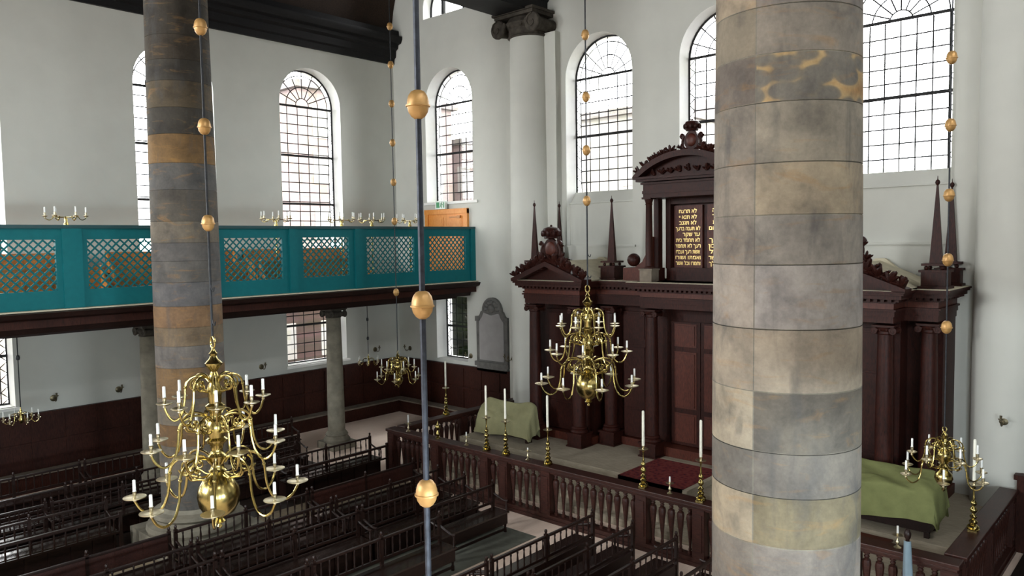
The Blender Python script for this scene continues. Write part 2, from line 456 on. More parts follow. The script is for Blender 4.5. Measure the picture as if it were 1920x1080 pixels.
# columns -----------------------------------------------------------------
def ionic(parent, r, z0, mat, half=False, ax=0.0, name='capital'):
    """capital with volutes; r = shaft radius; sits between z0 and z0+1.15 r"""
    h = 1.2*r; mb = MB()
    mb.lathe([(r*.98, z0), (r*1.06, z0+.05*h), (r*1.0, z0+.1*h), (r*1.0, z0+.35*h), (r*1.2, z0+.55*h), (r*1.05, z0+.7*h), (r*1.0, z0+.78*h)], 24)
    mb.cbox(0, 0, z0+.86*h, r*2.5, r*2.3, .16*h); mb.cbox(0, 0, z0+.96*h, r*2.7, r*2.5, .1*h)
    for sx in (-1, 1):
        for sy in (-1, 1):
            cx, cy, cz = sx*r*1.12, sy*r*1.0, z0+.42*h
            mb.lathe([(0, -.10*r), (.42*r, -.10*r), (.46*r, -.05*r), (.46*r, .05*r), (.42*r, .10*r), (0, .10*r)], 16, cx, cy, cz, 'y')
            sp = [(cx+sx*.02*r+(.40-.045*i)*r*math.cos(i*.75+1.5), cy+sy*.11*r, cz+(.40-.045*i)*r*math.sin(i*.75+1.5)) for i in range(9)]
            mb.tube(sp, .045*r, 5)
        mb.lathe([(.40*r, -1.0*r), (.30*r, -.3*r), (.30*r, .3*r), (.40*r, 1.0*r)], 14, sx*r*1.12, 0, z0+.42*h, 'y')
    for i in range(5): mb.ellipsoid(((i-2)*.36*r, -r*1.03, z0+.52*h), .13*r, .08*r, .17*r)
    return mb.build(name, mat, parent, smooth=35)

def masonry(parent, courses, prof, mat, seams, name='shaft', joints=True):
    """shaft of stone drums; courses = [(z0, z1, [colours of the stones])], prof(z) = radius; lime joints between stones"""
    mb = MB(); lime = (.27, .25, .205, 1); dark = (.05, .047, .04, 1)
    ang = [5.0*i for i in range(72)]
    ang = [a for a in ang if all(abs((a-s+180) % 360-180) > 2 for s in seams)]
    for s in seams: ang += [s-.5, s+.5]
    ang.sort(); n = len(ang)
    for ci, (z0, z1, cols) in enumerate(courses):
        g = .006
        for zi, (za, zb, ra, rb) in enumerate(((z0, z0+g, -.008, 0), (z0+g, z1-g, 0, 0), (z1-g, z1, 0, -.008))):
            vs = []
            steps = 1 if zi != 1 else 4
            for s in range(steps+1):
                z = za+(zb-za)*s/steps; dr = ra+(rb-ra)*s/steps
                for d in ang:
                    r = prof(z)+dr; a = math.radians(d)
                    vs.append((r*math.cos(a), r*math.sin(a), z))
            o = len(mb.v); mb.v += vs
            for s in range(steps):
                for i in range(n):
                    j = (i+1) % n
                    mid = (ang[i]+((ang[j]-ang[i]) % 360)/2) % 360
                    b = sum(1 for sm in sorted(seams) if mid >= sm) % len(seams)
                    c = cols[b % len(cols)]
                    if not joints: pass
                    elif zi == 0: c = lime
                    elif zi == 2: c = dark if ci % 3 else lime
                    elif any(abs((mid-sm+180) % 360-180) < .4 for sm in seams) and cols[0] != cols[-1]: c = (.16, .15, .125, 1)
                    mb.f.append((o+s*n+i, o+s*n+j, o+(s+1)*n+j, o+(s+1)*n+i)); mb.c.append(c)
    return mb.build(name, mat, parent, smooth=25)
def stone(r, g, b, k=.56):
    c = srgb(r, g, b); return (c[0]*k, c[1]*k, c[2]*k, 1)

near = thing('stone_column', 'tall banded sandstone column standing before the middle of the dark ark', 'column', (20.40, -11.75, 0))
T = stone
tan, gry, blu, och, drk, lit = T(186,170,146), T(158,150,142), T(138,138,140), T(196,160,112), T(112,106,98), T(200,188,168)
CR = [(.95, 1.5, [gry, tan]), (1.5, 2.1, [tan, drk]), (2.1, 2.75, [gry, blu]), (2.75, 3.58, [T(150,142,134), T(148,140,130)]),
      (3.58, 4.06, [T(140,130,106), T(188,174,150)]), (4.06, 4.48, [T(134,128,120), T(132,127,119)]), (4.48, 5.05, [T(122,116,106), T(192,180,158)]),
      (5.05, 5.64, [T(186,174,156), T(180,168,150)]), (5.64, 6.24, [T(192,186,180), T(190,180,168)]), (6.24, 6.70, [T(172,166,156), T(168,158,146)]),
      (6.70, 7.18, [T(190,176,152), T(168,158,144)]), (7.18, 7.73, [T(172,164,148), T(160,152,140)]), (7.73, 8.17, [T(206,172,122)[:3]+(0,), T(140,130,120)]),
      (8.17, 8.60, [T(160,152,140), T(158,148,130)]), (8.6, 9.3, [gry, tan]), (9.3, 10.0, [tan, gry]), (10.0, 10.8, [gry, blu]), (10.8, 11.6, [tan, gry]), (11.6, 12.2, [gry, gry]), (12.2, 12.75, [tan, gry])]
def col_r(z): return .715 if z < 4.2 else .715-.085*((z-4.2)/8.6)**1.4
# seams at 90, 270 degrees: the wide stone faces the nave side seen at the right of the seam
masonry(near, [(a, b, [c[0], c[1]]) for a, b, c in CR], col_r, M['stone_near'], [120.0, 269.5])
def col_base(parent, mat, r, h=.95):
    mb = MB().cbox(0, 0, h*.22, r*2.9, r*2.9, h*.44)
    mb.lathe([(r*1.42, h*.44), (r*1.46, h*.52), (r*1.42, h*.62), (r*1.25, h*.66), (r*1.2, h*.74), (r*1.28, h*.80), (r*1.26, h*.88), (r*1.08, h*.92), (r*1.0, h)], 36)
    return mb.build('base', mat, parent, smooth=30)
col_base(near, M['ston_s'], .715); ionic(near, .64, 12.72, M['ston_s'])
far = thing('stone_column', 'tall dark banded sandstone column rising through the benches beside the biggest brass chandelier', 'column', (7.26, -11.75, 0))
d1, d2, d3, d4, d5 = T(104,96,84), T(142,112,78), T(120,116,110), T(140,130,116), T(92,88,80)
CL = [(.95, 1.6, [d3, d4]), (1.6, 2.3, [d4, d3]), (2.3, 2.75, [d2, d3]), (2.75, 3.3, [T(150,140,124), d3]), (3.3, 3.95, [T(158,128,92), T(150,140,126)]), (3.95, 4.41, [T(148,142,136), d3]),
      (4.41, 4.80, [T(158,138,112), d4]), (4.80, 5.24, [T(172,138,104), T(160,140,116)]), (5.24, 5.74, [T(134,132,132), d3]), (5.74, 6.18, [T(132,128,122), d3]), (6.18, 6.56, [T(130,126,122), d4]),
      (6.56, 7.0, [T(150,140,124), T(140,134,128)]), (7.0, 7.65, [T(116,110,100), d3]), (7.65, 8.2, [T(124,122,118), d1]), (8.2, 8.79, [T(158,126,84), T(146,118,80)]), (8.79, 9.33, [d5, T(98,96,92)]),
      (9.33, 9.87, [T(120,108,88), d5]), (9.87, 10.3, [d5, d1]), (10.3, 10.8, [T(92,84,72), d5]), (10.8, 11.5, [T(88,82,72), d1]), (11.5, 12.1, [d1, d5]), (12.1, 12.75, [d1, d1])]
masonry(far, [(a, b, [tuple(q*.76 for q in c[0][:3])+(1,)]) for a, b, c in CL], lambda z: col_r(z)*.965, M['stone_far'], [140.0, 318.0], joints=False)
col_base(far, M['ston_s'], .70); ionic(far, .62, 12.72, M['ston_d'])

# half columns against the ark wall
def pilaster(name, x, hw):
    w = struct(MB().box(x-hw, -.25, 0, x+hw, .02, 13.0).build(name, M['plaster'], smooth=0))
    MB().lathe([(.70, 0), (.70, 4), (.66, 9), (.62, 12.95)], 40, x, -.25, 0, a0=PI, a1=2*PI).build('half_shaft', M['plaster'], w)
    c = ionic(w, .64, 12.9, M['ston_d']); c.location = (x, -.28, 0)
    return w
pilaster('pilaster_left', 7.14, 1.06); pilaster('pilaster_right', XRC, 1.12)

# gallery -----------------------------------------------------------------
XG = 4.2
struct(MB().box(0, YB, 4.72, XG+.1, 0, 4.95).build('floor_gallery', M['oak'], smooth=0))
gp = [(2.72, 4.45), (3.3, 4.45), (3.3, 4.55), (4.0, 4.57), (4.05, 4.70), (4.22, 4.74), (4.26, 4.88), (4.48, 4.95), (4.54, 5.06), (4.3, 5.09), (3.2, 4.8), (2.72, 4.72)]
struct(MB().prism(gp, YB, -.02, 'y').build('trim_%d' % k, M['cornice'], smooth=30)); k += 1
struct(MB().box(23.3, YB, 4.45, XR, 0, 4.95).build('floor_gallery_opposite', M['oak'], smooth=0))
par = thing('gallery_parapet', 'teal painted parapet with diagonal lattice openings along the front of the gallery', 'parapet', (XG, 0, 0))
MB().box(-.09, YB, 6.93, .11, 0, 7.01).build('cap_rail', M['tealdark'], par, smooth=0)
MB().box(.0, YB, 5.085, .22, 0, 5.115).build('sill_strip', M['cream'], par, smooth=0)
JO = [-.1, -2.45, -5.02, -7.27, -9.65, -13.0, -15.6]
for i, y in enumerate(JO):
    wdt = .26 if i not in (0, 5) else (.2 if i == 0 else .42)
    MB().box(-.06, y-wdt/2, 5.1, .1, y+wdt/2, 6.93).build('post', M['teal'], par, smooth=0)
for a, b in zip(JO[:-1], JO[1:]):
    y0, y1 = b+.13, a-.13
    MB().box(-.045, y0, 6.68, .045, y1, 6.93).build('top_board', M['teal'], par, smooth=0)
    MB().box(-.045, y0, 5.1, .045, y1, 5.53).build('bottom_board', M['teal'], par, smooth=0)
    sd = .2
    MB().box(-.045, y0, 5.53, .045, y0+sd, 6.68).build('stile', M['teal'], par, smooth=0)
    MB().box(-.045, y1-sd, 5.53, .045, y1, 6.68).build('stile', M['teal'], par, smooth=0)
    ya, yb = y0+sd, y1-sd; za, zb = 5.53, 6.68
    mb = MB(); pitch = .19; hw2 = .019
    def clip(c, sgn):
        # line y = c + sgn*(z-za)
        p = []
        for z in (za, zb):
            y = c+sgn*(z-za); p.append((y, z))
        (ya_, za_), (yb_, zb_) = p
        def at(t): return (ya_+(yb_-ya_)*t, za_+(zb_-za_)*t)
        ts = [0, 1]
        for Y in (ya, yb):
            if abs(yb_-ya_) > 1e-9: ts.append((Y-ya_)/(yb_-ya_))
        ts = sorted(t for t in ts if -1e-6 <= t <= 1+1e-6 and ya-1e-4 <= at(t)[0] <= yb+1e-4)
        return (at(ts[0]), at(ts[-1])) if len(ts) >= 2 and ts[-1]-ts[0] > .02 else None
    for sgn, xx in ((1, .004), (-1, -.016)):
        c = ya-(zb-za)-pitch; 
        while c < yb+(zb-za)+pitch:
            s = clip(c, sgn)
            if s:
                (y0_, z0_), (y1_, z1_) = s
                d = Vector((y1_-y0_, z1_-z0_)).normalized()*hw2; nx, nz = -d.y, d.x
                v = [(xx+e, y+sg*nx, z+sg*nz) for e in (0, .012) for (y, z, sg) in ((y0_, z0_, 1), (y1_, z1_, 1), (y1_, z1_, -1), (y0_, z0_, -1))]
                mb.add(v, [(0,1,2,3), (4,7,6,5), (0,4,5,1), (1,5,6,2), (2,6,7,3), (3,7,4,0)])
            c += pitch
    mb.build('lattice_panel', M['teal'], par, smooth=0)
# small columns that carry the gallery
def small_column(y, label):
    t = thing('gallery_column', label, 'column', (3.0, y, 0))
    MB().cbox(0, 0, .11, .88, .88, .22).lathe([(.40, .22), (.42, .28), (.36, .36), (.34, .40), (.36, .44), (.32, .5), (.27, .56)], 28).build('base', M['ston_s'], t, smooth=30)
    MB().lathe([(.27, .56), (.265, 1.6), (.245, 3.0), (.225, 4.18)], 28).build('shaft', M['ston_s'], t)
    ionic(t, .24, 4.16, M['ston_d']); return t
small_column(-5.12, 'slim grey stone column under the gallery beside the empty strip of floor')
small_column(-10.85, 'slim grey stone column under the gallery, half hidden behind the dark banded column')

# panelling and wall seats --------------------------------------------------
def wainscot(name, axis, a0, a1, sgn):
    mb = MB(); t = .08
    def bx(u0, u1, z0, z1, d0, d1):
        if axis == 'x': mb.box(d0, u0, z0, d1, u1, z1)
        else: mb.box(u0, -d0, z0, u1, -d1, z1)
    bx(a0, a1, 0, 1.98, 0, .06); bx(a0, a1, 1.94, 2.04, 0, .14); bx(a0, a1, 1.18, 1.25, .06, .1)
    n = max(1, round((a1-a0)/.85))
    for i in range(n+1):
        u = a0+(a1-a0)*i/n; bx(max(a0, u-.05), min(a1, u+.05), .0, 1.94, .06, .085)
    return struct(mb.build(name, M['oak'], smooth=0))
wainscot('trim_wainscot_left', 'x', YB, -.1, 1)
wainscot('trim_wainscot_ark', 'y', .0, 6.28, 1)
struct(MB().box(20.75, -1.06, 0, 22.6, -.02, 1.5).box(20.7, -1.1, 1.5, 22.65, -.02, 1.6).build('trim_wainscot_pilaster', M['oak'], smooth=0))
struct(MB().box(22.6, -.1, 0, 27.6, -.0, 1.98).box(22.6, -.15, 1.94, 27.6, 0, 2.04).build('trim_wainscot_aisle', M['oak'], smooth=0))
struct(MB().box(8.62, -19.5, 0, 11.2, -6.4, .014).build('floor_bench_boards', M['darkfloor'], smooth=0))
struct(MB().box(1.3, -19.5, 0, 6.85, -6.6, .014).build('floor_aisle_boards', M['darkfloor'], smooth=0))
struct(MB().box(6.85, -19.5, 0, 8.62, -6.0, .012).build('floor_walkway', M['walk'], smooth=0))
struct(MB().box(20.9, -16, 0, 27.6, -1.0, .014).build('floor_right_aisle', M['darkfloor'], smooth=0))
def wall_seat(label, pts):
    x0, y0, x1, y1, ax = pts
    t = thing('wall_bench', label, 'bench', ((x0+x1)/2, (y0+y1)/2, 0)); cx, cy = (x0+x1)/2, (y0+y1)/2
    MB().box(x0-cx, y0-cy, .44, x1-cx, y1-cy, .49).build('seat', M['dust'], t, smooth=0)
    e = .05
    if ax == 'x': MB().box(x0-cx, y0-cy, 0, x1-cx-e, y1-cy, .44).build('bench_front', M['oak'], t, smooth=0)
    else: MB().box(x0-cx, y0-cy+e, 0, x1-cx, y1-cy, .44).build('bench_front', M['oak'], t, smooth=0)
wall_seat('long built-in oak bench running along the panelled wall below the gallery windows', (.09, -18, .55, -.1, 'x'))
wall_seat('short built-in oak bench below the grey memorial stone, meeting the other in the corner', (.55, -.56, 6.2, -.1, 'y'))
# ------------------------------------------------------------------ the ark
ark = thing('torah_ark', 'huge dark carved wooden ark with columns, pediments, obelisks and gilded tablets against the end wall', 'ark', (XC, 0, .75))
Z0 = .75
def A(mb, name, mat='ark', parent=None, smooth=30):
    """parts are modelled in hall heights, so drop them by the podium height"""
    mb.v = [(x, y, z-Z0) for x, y, z in mb.v]
    return mb.build(name, M[mat], parent or ark, smooth=smooth)
# plinth
mb = MB().box(-5.65, -1.45, .75, 5.65, -.03, .97)
for s in (-1, 1): mb.box(s*2.95, -2.1, .75, s*5.03, -1.2, .97)
mb.box(-1.05, -1.75, .75, 1.05, -1.2, 1.0)
A(mb, 'plinth', 'arkred', smooth=0)
# carcass
mb = MB().box(-5.6, -1.25, .97, 5.6, -.03, 4.75)
for s in (-1, 1): mb.box(s*3.1, -1.75, .97, s*4.9, -1.2, 4.75)
A(mb, 'carcass', smooth=0)
def panel(x0, x1, y, z0, z1, rows, parent=None, name='door', mat='ark', inset='arkred'):
    """panelled door leaf: frame plus raised fields"""
    fr = MB().box(x0, y-.04, z0, x1, y+.03, z1)
    d = A(fr, name, mat, smooth=0)
    fl = MB(); h = (z1-z0)/sum(rows); z = z0
    for rw in rows:
        a, b = z+.08, z+h*rw-.05
        for e, dd in ((.0, .055), (.05, .075)):
            fl.box(x0+.1+e, y-dd, a+e, x1-.1-e, y-.03, b-e)
        z += h*rw
    fl.v = [(px, py, pz-Z0) for px, py, pz in fl.v]
    fl.build('raised_panel', M[inset], d, smooth=0)
    return d
panel(-.86, -.01, -1.32, 1.02, 4.3, (1.1, 2.0, .9), name='door')
panel(.01, .86, -1.32, 1.02, 4.3, (1.1, 2.0, .9), name='door')
for s in (-1, 1):
    x = s*4.0; panel(x-.75, x+.75, -1.82, 1.0, 4.5, (1, 2, 1), name='side_door', inset='ark')
    x = s*1.95; panel(x-.42, x+.42, -1.32, 1.0, 4.5, (1, 2, 1), name='side_door', inset='ark')
# columns
cols = []
def ark_column(u, y):
    c = thing('column', None, None, (u, y, 0)); c.parent = ark
    MB().cbox(0, 0, .02, .54, .54, .04).cbox(0, 0, .18, .48, .48, .36).cbox(0, 0, .37, .54, .54, .05).build('pedestal', M['ark'], c, smooth=0)
    MB().lathe([(.24, .395), (.25, .43), (.23, .47), (.205, .49), (.225, .52), (.2, .555), (.18, .57)], 20).build('base', M['ark'], c)
    MB().lathe([(.18, .57), (.182, 1.6), (.165, 2.8), (.15, 3.72)], 20).build('shaft', M['ark'], c)
    ionic(c, .165, 3.70, M['ark'], name='capital')
    return c
c0 = ark_column(-5.42, -1.6); cols.append(c0)
for u, y in ((-4.78, -2.36), (-3.2, -2.36), (-2.65, -1.6), (-1.1, -1.95), (1.1, -1.95), (2.65, -1.6), (3.2, -2.36), (4.78, -2.36), (5.42, -1.6)):
    copy_tree(c0, (u, y, 0), parent=ark)
# entablature, breaking forward over each bay
PLAN = [(-5.62, 5.62, -1.8), (-4.98, -3.0, -2.56), (3.0, 4.98, -2.56), (-1.32, 1.32, -2.15)]
def course(mb, za, zb, o):
    for x0, x1, y in PLAN: mb.box(x0-o, y-o, za, x1+o, -.03, zb)
mb = MB()
for za, zb, o in ((4.70, 4.83, 0), (4.83, 4.94, .025), (4.94, 4.98, .06), (4.98, 5.11, .0), (5.11, 5.15, .05), (5.2, 5.285, .2), (5.285, 5.33, .25), (5.33, 5.37, .28)):
    course(mb, za, zb, o)
course(mb, 5.15, 5.2, .04)
A(mb, 'entablature', smooth=0)
mb = MB(); course(mb, 4.985, 5.105, .006); A(mb, 'frieze', 'arkred', smooth=0)
mb = MB()
for x0, x1, y in PLAN:
    n = int((x1-x0+.2)/.13)
    for i in range(n+1):
        u = x0-.1+(x1-x0+.2)*i/n
        mb.box(u-.035, y-.14, 5.145, u+.035, y, 5.2)
for x in (-5.62, 5.62):
    for i in range(13): mb.box(x+(.14 if x > 0 else -.14), -1.75+i*.13, 5.145, x, -1.68+i*.13, 5.2)
A(mb, 'dentils', smooth=0)
mb = MB()                                   # dusty top of the cornice, made paler to stand for light from the front
for x0, x1, y in PLAN: mb.box(x0-.27, y-.27, 5.368, x1+.27, -.03, 5.376)
A(mb, 'cornice_top', 'cream', smooth=0)
# pediments over the side bays
def leafcluster(mb, p, size, n=6, seed=0):
    rnd = random.Random(seed)
    for i in range(n):
        a = rnd.uniform(-1.3, 1.3); t = rnd.uniform(.5, 1.0)
        d = Vector((math.sin(a)*t, rnd.uniform(-.5, .2), math.cos(a)*t*.8+.15))*size
        rot = d.to_track_quat('Z', 'Y').to_matrix()
        mb.ellipsoid((p[0]+d.x*.55, p[1]+d.y*.55, p[2]+d.z*.55), size*.26, size*.14, size*.5, rot, 6, 4)
    mb.ellipsoid((p[0], p[1], p[2]+size*.15), size*.33, size*.25, size*.3, None, 7, 4)
def cartouche(parent_name, cx, cy, cz, h, shield='arkred'):
    """oval shield with a crown and side scrolls; cz = foot, h = full height"""
    mb = MB(); w = h*.26
    oval = [(cx+w*math.cos(2*PI*i/20)*(1-.12*math.sin(2*PI*i/20)), cz+h*.33+h*.30*math.sin(2*PI*i/20)) for i in range(20)]
    mb.prism(oval, cy-.05, cy+.05, 'y')
    o = A(mb, parent_name, 'ark')
    i2 = MB(); i2.ellipsoid((cx, cy-.05, cz+h*.33), w*.72, .06, h*.21, None, 12, 8)
    i2.v = [(x, y, z-Z0) for x, y, z in i2.v]; i2.build('shield', M[shield], o)
    sc = MB()
    for s in (-1, 1):
        sc.tube(smoothpts([(cx+s*w*.3, cy, cz+.01), (cx+s*w*1.1, cy-.02, cz+h*.10), (cx+s*w*1.25, cy-.02, cz+h*.3), (cx+s*w*1.05, cy-.03, cz+h*.45), (cx+s*w*1.3, cy-.03, cz+h*.52), (cx+s*w*1.5, cy-.03, cz+h*.45)]), [.05*h]*31, 6)
        leafcluster(sc, (cx+s*w*1.5, cy, cz+h*.08), h*.2, 6, int(cx*10)+s)
        leafcluster(sc, (cx+s*w*1.25, cy, cz+h*.36), h*.17, 5, int(cx*10)+s+5)
    sc.v = [(x, y, z-Z0) for x, y, z in sc.v]; sc.build('scrollwork', M['ark'], o)
    cr = MB(); z = cz+h*.62
    cr.lathe([(w*.72, z), (w*.8, z+.02*h), (w*.74, z+.06*h), (w*.85, z+.1*h), (w*.98, z+.2*h), (w*.8, z+.29*h), (w*.3, z+.33*h), (w*.1, z+.34*h), (w*.14, z+.37*h), (0, z+.39*h)], 16, cx, cy)
    for i in range(10):
        a = 2*PI*i/10; cr.ellipsoid((cx+w*.95*math.cos(a), cy+w*.95*math.sin(a), z+.14*h), .05*h, .05*h, .09*h, None, 6, 4)
    cr.v = [(x, y, q-Z0) for x, y, q in cr.v]; cr.build('crown', M['ark'], o)
    return o
for s in (-1, 1):
    x = s*3.99; hw = 1.28; zb, za = 5.37, 5.86
    A(MB().prism([(x-hw+.12, zb), (x+hw-.12, zb), (x, za-.06)], -2.55, -1.9, 'y'), 'tympanum', 'ark', smooth=0)
    rk = MB()
    for q in (-1, 1):
        p0 = (x+q*hw, zb); p1 = (x, za); th = .07
        rk.prism([(p0[0], p0[1]-.01), (p0[0], p0[1]+.05), (p1[0], p1[1]+.05), (p1[0], p1[1]-.09), (p0[0]-q*.22, p0[1]-.01)], -2.84, -2.4, 'y')
        for i in range(8):
            f = (i+.6)/8.6; rk.cbox(x+q*hw*(1-f*.98), -2.65, zb+.005+(za-zb-.12)*f, .07, .3, .05)
    A(rk, 'raking_cornice', 'ark', smooth=0)
    A(MB().prism([(x-hw+.1, zb+.02), (x, za+.05), (x+hw-.1, zb+.02), (x+hw-.16, zb+.0), (x, za), (x-hw+.16, zb)], -2.45, -.05, 'y'), 'pediment_roof', 'cream', smooth=0)
    A(MB().prism([(x-.72, zb+.10), (x+.72, zb+.1), (x+.1, za+.1), (x-.1, za+.1)], -.16, -.04, 'y'), 'roof_back', 'cream', smooth=0)
    fo = MB()
    for q in (-1, 1):
        for i in range(5):
            f = (i+.35)/5.4
            leafcluster(fo, (x+q*(hw-.02)*(1-f), -2.66, zb+.06+(za-zb)*f), (.20+.02*i)*1.3, 8, i*3+q+int(s*10))
    A(fo, 'carved_foliage', 'ark')
    cartouche('coat_of_arms', x+.06, -2.6, 5.92, 1.0)
# obelisks
def obelisk(u, y):
    o = thing('obelisk', None, None, (u, y, 5.37-Z0)); o.parent = ark
    MB().cbox(0, 0, .03, .56, .56, .06).cbox(0, 0, .2, .46, .46, .3).cbox(0, 0, .37, .54, .54, .05).build('pedestal', M['ark'], o, smooth=0)
    for sx in (-1, 1):
        for sy in (-1, 1): MB().ball(sx*.15, sy*.15, .435, .045, 8, 6).build('ball_foot', M['ark'], o)
    mb = MB().cbox(0, 0, .505, .46, .46, .05)
    b, t, e, q = .12, .018, .055, .012
    mb.add([(-b,-e,.53),(b,-e,.53),(b,e,.53),(-b,e,.53),(-t,-q,2.14),(t,-q,2.14),(t,q,2.14),(-t,q,2.14)], [(3,2,1,0),(4,5,6,7),(0,1,5,4),(1,2,6,5),(2,3,7,6),(3,0,4,7)])
    mb.build('spire', M['ark'], o, smooth=0)
    MB().lathe([(.018, 2.14), (.035, 2.16), (.05, 2.2), (.035, 2.24), (.01, 2.26), (.006, 2.33), (0, 2.34)], 10).build('finial', M['ark'], o)
    return o
ob = obelisk(-5.46, -1.52)
for u, y in ((-5.46, -.32), (-2.64, -1.52), (2.64, -1.52), (5.5, -1.52), (5.5, -.32)): copy_tree(ob, (u, y, 5.37-Z0), parent=ark)
# attic with the tablets
mb = MB().box(-1.05, -1.06, 5.37, 1.05, -.5, 7.62)
mb.box(-1.05, -1.28, 5.37, 1.05, -1.0, 5.72); mb.box(-1.0, -1.28, 7.4, 1.0, -1.0, 7.62)
for s in (-1, 1): mb.box(s*.92, -1.3, 5.7, s*1.06, -.6, 7.6)
A(mb, 'attic', smooth=0)
for s in (-1, 1):
    c = thing('attic_column', None, None, (s*1.2, -1.9, 0)); c.parent = ark
    MB().cbox(0, 0, 4.79, .36, .36, .34).cbox(0, 0, 4.945, .4, .4, .04).build('pedestal', M['dust'], c, smooth=0)
    MB().lathe([(.13, 4.965), (.13, 5.0), (.095, 5.03), (.095, 5.6), (.082, 6.62), (.1, 6.65), (.085, 6.67), (.12, 6.78)], 16).cbox(0, 0, 6.8, .27, .27, .05).build('shaft', M['ark'], c)
    p = MB().box(s*1.12, -1.55, 5.37, s*1.36, -1.25, 5.72).box(s*1.16, -1.5, 5.72, s*1.3, -1.3, 7.6)
    A(p, 'pier', smooth=0)
    b = MB().box(s*1.3, -1.75, 5.37, s*2.12, -1.3, 5.72)
    b.prism([(s*1.3, 5.7), (s*1.98, 5.7), (s*1.8, 5.74), (s*1.58, 5.88), (s*1.42, 6.15), (s*1.36, 6.5), (s*1.3, 6.55)], -1.65, -1.4, 'y')
    A(b, 'scroll_buttress', 'arkred', smooth=20)
    r = MB().ball(s*1.87, -1.6, 5.93, .18, 14, 10)
    for i in range(14):
        a = 2*PI*i/14
        r.ellipsoid((s*1.87+.12*math.cos(a), -1.68, 5.93+.12*math.sin(a)), .035, .05, .035, None, 6, 4)
    A(r, 'rosette_ball')
mb = MB()
for za, zb, o in ((7.55, 7.66, 0), (7.66, 7.74, .02), (7.74, 7.9, 0), (7.9, 7.95, .05), (7.97, 8.03, .14), (8.03, 8.09, .2)):
    mb.box(-1.3-o, -2.02-o, za, 1.3+o, -.5, zb)
A(mb, 'attic_entablature', smooth=0)
def arc(hw, z0, rise, n=22):
    R = (hw*hw+rise*rise)/(2*rise); cz = z0+rise-R; a = math.asin(hw/R)
    return [(R*math.sin(-a+2*a*i/n), cz+R*math.cos(-a+2*a*i/n)) for i in range(n+1)]
o_ = arc(1.5, 8.09, .60); i_ = arc(1.3, 8.09, .45)
A(MB().prism(o_+i_[::-1], -2.25, -.9, 'y'), 'arched_cornice', smooth=20)
A(MB().prism(i_+[(1.3, 8.05), (-1.3, 8.05)], -1.95, -1.0, 'y'), 'arch_tympanum', smooth=0)
fo = MB(); rnd = random.Random(4)
for i in range(9):
    u = -1.0+.25*i; leafcluster(fo, (u, -1.98, 8.12+.06*(1-abs(u))+.02), .17, 6, i+40)
A(fo, 'relief_carving')
fo = MB()
for s in (-1, 1):
    for i in range(6):
        u = s*(1.38-.185*i); z = 8.1+.60*(1-(u/1.5)**2)
        leafcluster(fo, (u, -2.05, z), .23, 8, i+60+s)
A(fo, 'carved_foliage')
cartouche('coat_of_arms', -.02, -1.75, 8.70, .78)
# tablets
LEFT = ['לא תרצח', 'לא תנאף', 'לא תגנב', 'לא תענה ברעך', 'עד שקר', 'לא תחמד בית', 'רעך לא תחמד', 'אשת רעך ועבדו', 'ואמתו ושורו', 'וחמרו וכל אשר']
RIGHT = ['אנכי יהוה', 'לא יהיה לך', 'לא תשא את', 'זכור את יום', 'כבד את אביך', 'ואת אמך', 'למען יארכון', 'ימיך על', 'האדמה אשר', 'יהוה נתן לך']
AL = ['CENTER', 'CENTER', 'CENTER', 'CENTER', 'RIGHT', 'CENTER', 'CENTER', 'CENTER', 'CENTER', 'CENTER']
for s, lines in ((-1, LEFT), (1, RIGHT)):
    x0, x1 = (-.9, -.07) if s < 0 else (.07, .9)
    t = A(MB().box(x0, -1.14, 5.72, x1, -1.05, 7.36), 'tablet', 'arkred', smooth=0)
    for i, (ln, al) in enumerate(zip(lines, AL)):
        cu = bpy.data.curves.new('txt', 'FONT'); cu.body = ln[::-1]; cu.size = .16; cu.extrude = .004
        cu.align_x = 'CENTER'; cu.space_character = 1.05; cu.offset = .003
        ob_ = bpy.data.objects.new('txt', cu); COL.objects.link(ob_)
        bpy.context.view_layer.update()
        me = bpy.data.meshes.new_from_object(ob_.evaluated_get(bpy.context.evaluated_depsgraph_get()))
        vv = [v.co.copy() for v in me.vertices]; ff = [tuple(p.vertices) for p in me.polygons]
        bpy.data.objects.remove(ob_); bpy.data.curves.remove(cu); bpy.data.meshes.remove(me)
        if not vv: continue
        wx = max(v.x for v in vv)-min(v.x for v in vv); mx = (max(v.x for v in vv)+min(v.x for v in vv))/2
        want = [.52, .52, .50, .72, .50, .70, .74, .70, .74, .72][i]; k_ = want/wx
        cx = (x0+x1)/2 + (.1 if al == 'RIGHT' else 0); z = 7.2-.152*i
        MB().add([(cx+(v.x-mx)*k_, -1.147-v.z, z-.04+v.y*.9-Z0) for v in vv], ff).build('lettering', M['gold'], t, smooth=0)

# podium ------------------------------------------------------------------
pod = MB().box(7.2, -3.72, .0, 20.15, -.02, .75).box(7.1, -4.35, 0, 20.3, -3.7, .56).box(7.0, -4.7, 0, 20.3, -4.3, .37).box(6.95, -5.05, 0, 20.3, -4.65, .18)
struct(pod.build('floor_podium', M['platform'], smooth=0))
st = thing('carpeted_step', 'broad wooden step with a dark red patterned carpet before the ark doors', 'step', (14.14, -3.3, .75))
MB().box(-.92, -.42, 0, .92, .95, .13).box(-.92, -.98, -.19, .92, -.42, .13).build('step', M['platform'], st, smooth=0)
rg = MB().box(-.93, -.98, .13, .80, .85, .142).box(-.93, -.98, .02, .80, -.962, .142)
rg.build('carpet', M['rug'], st, smooth=0)

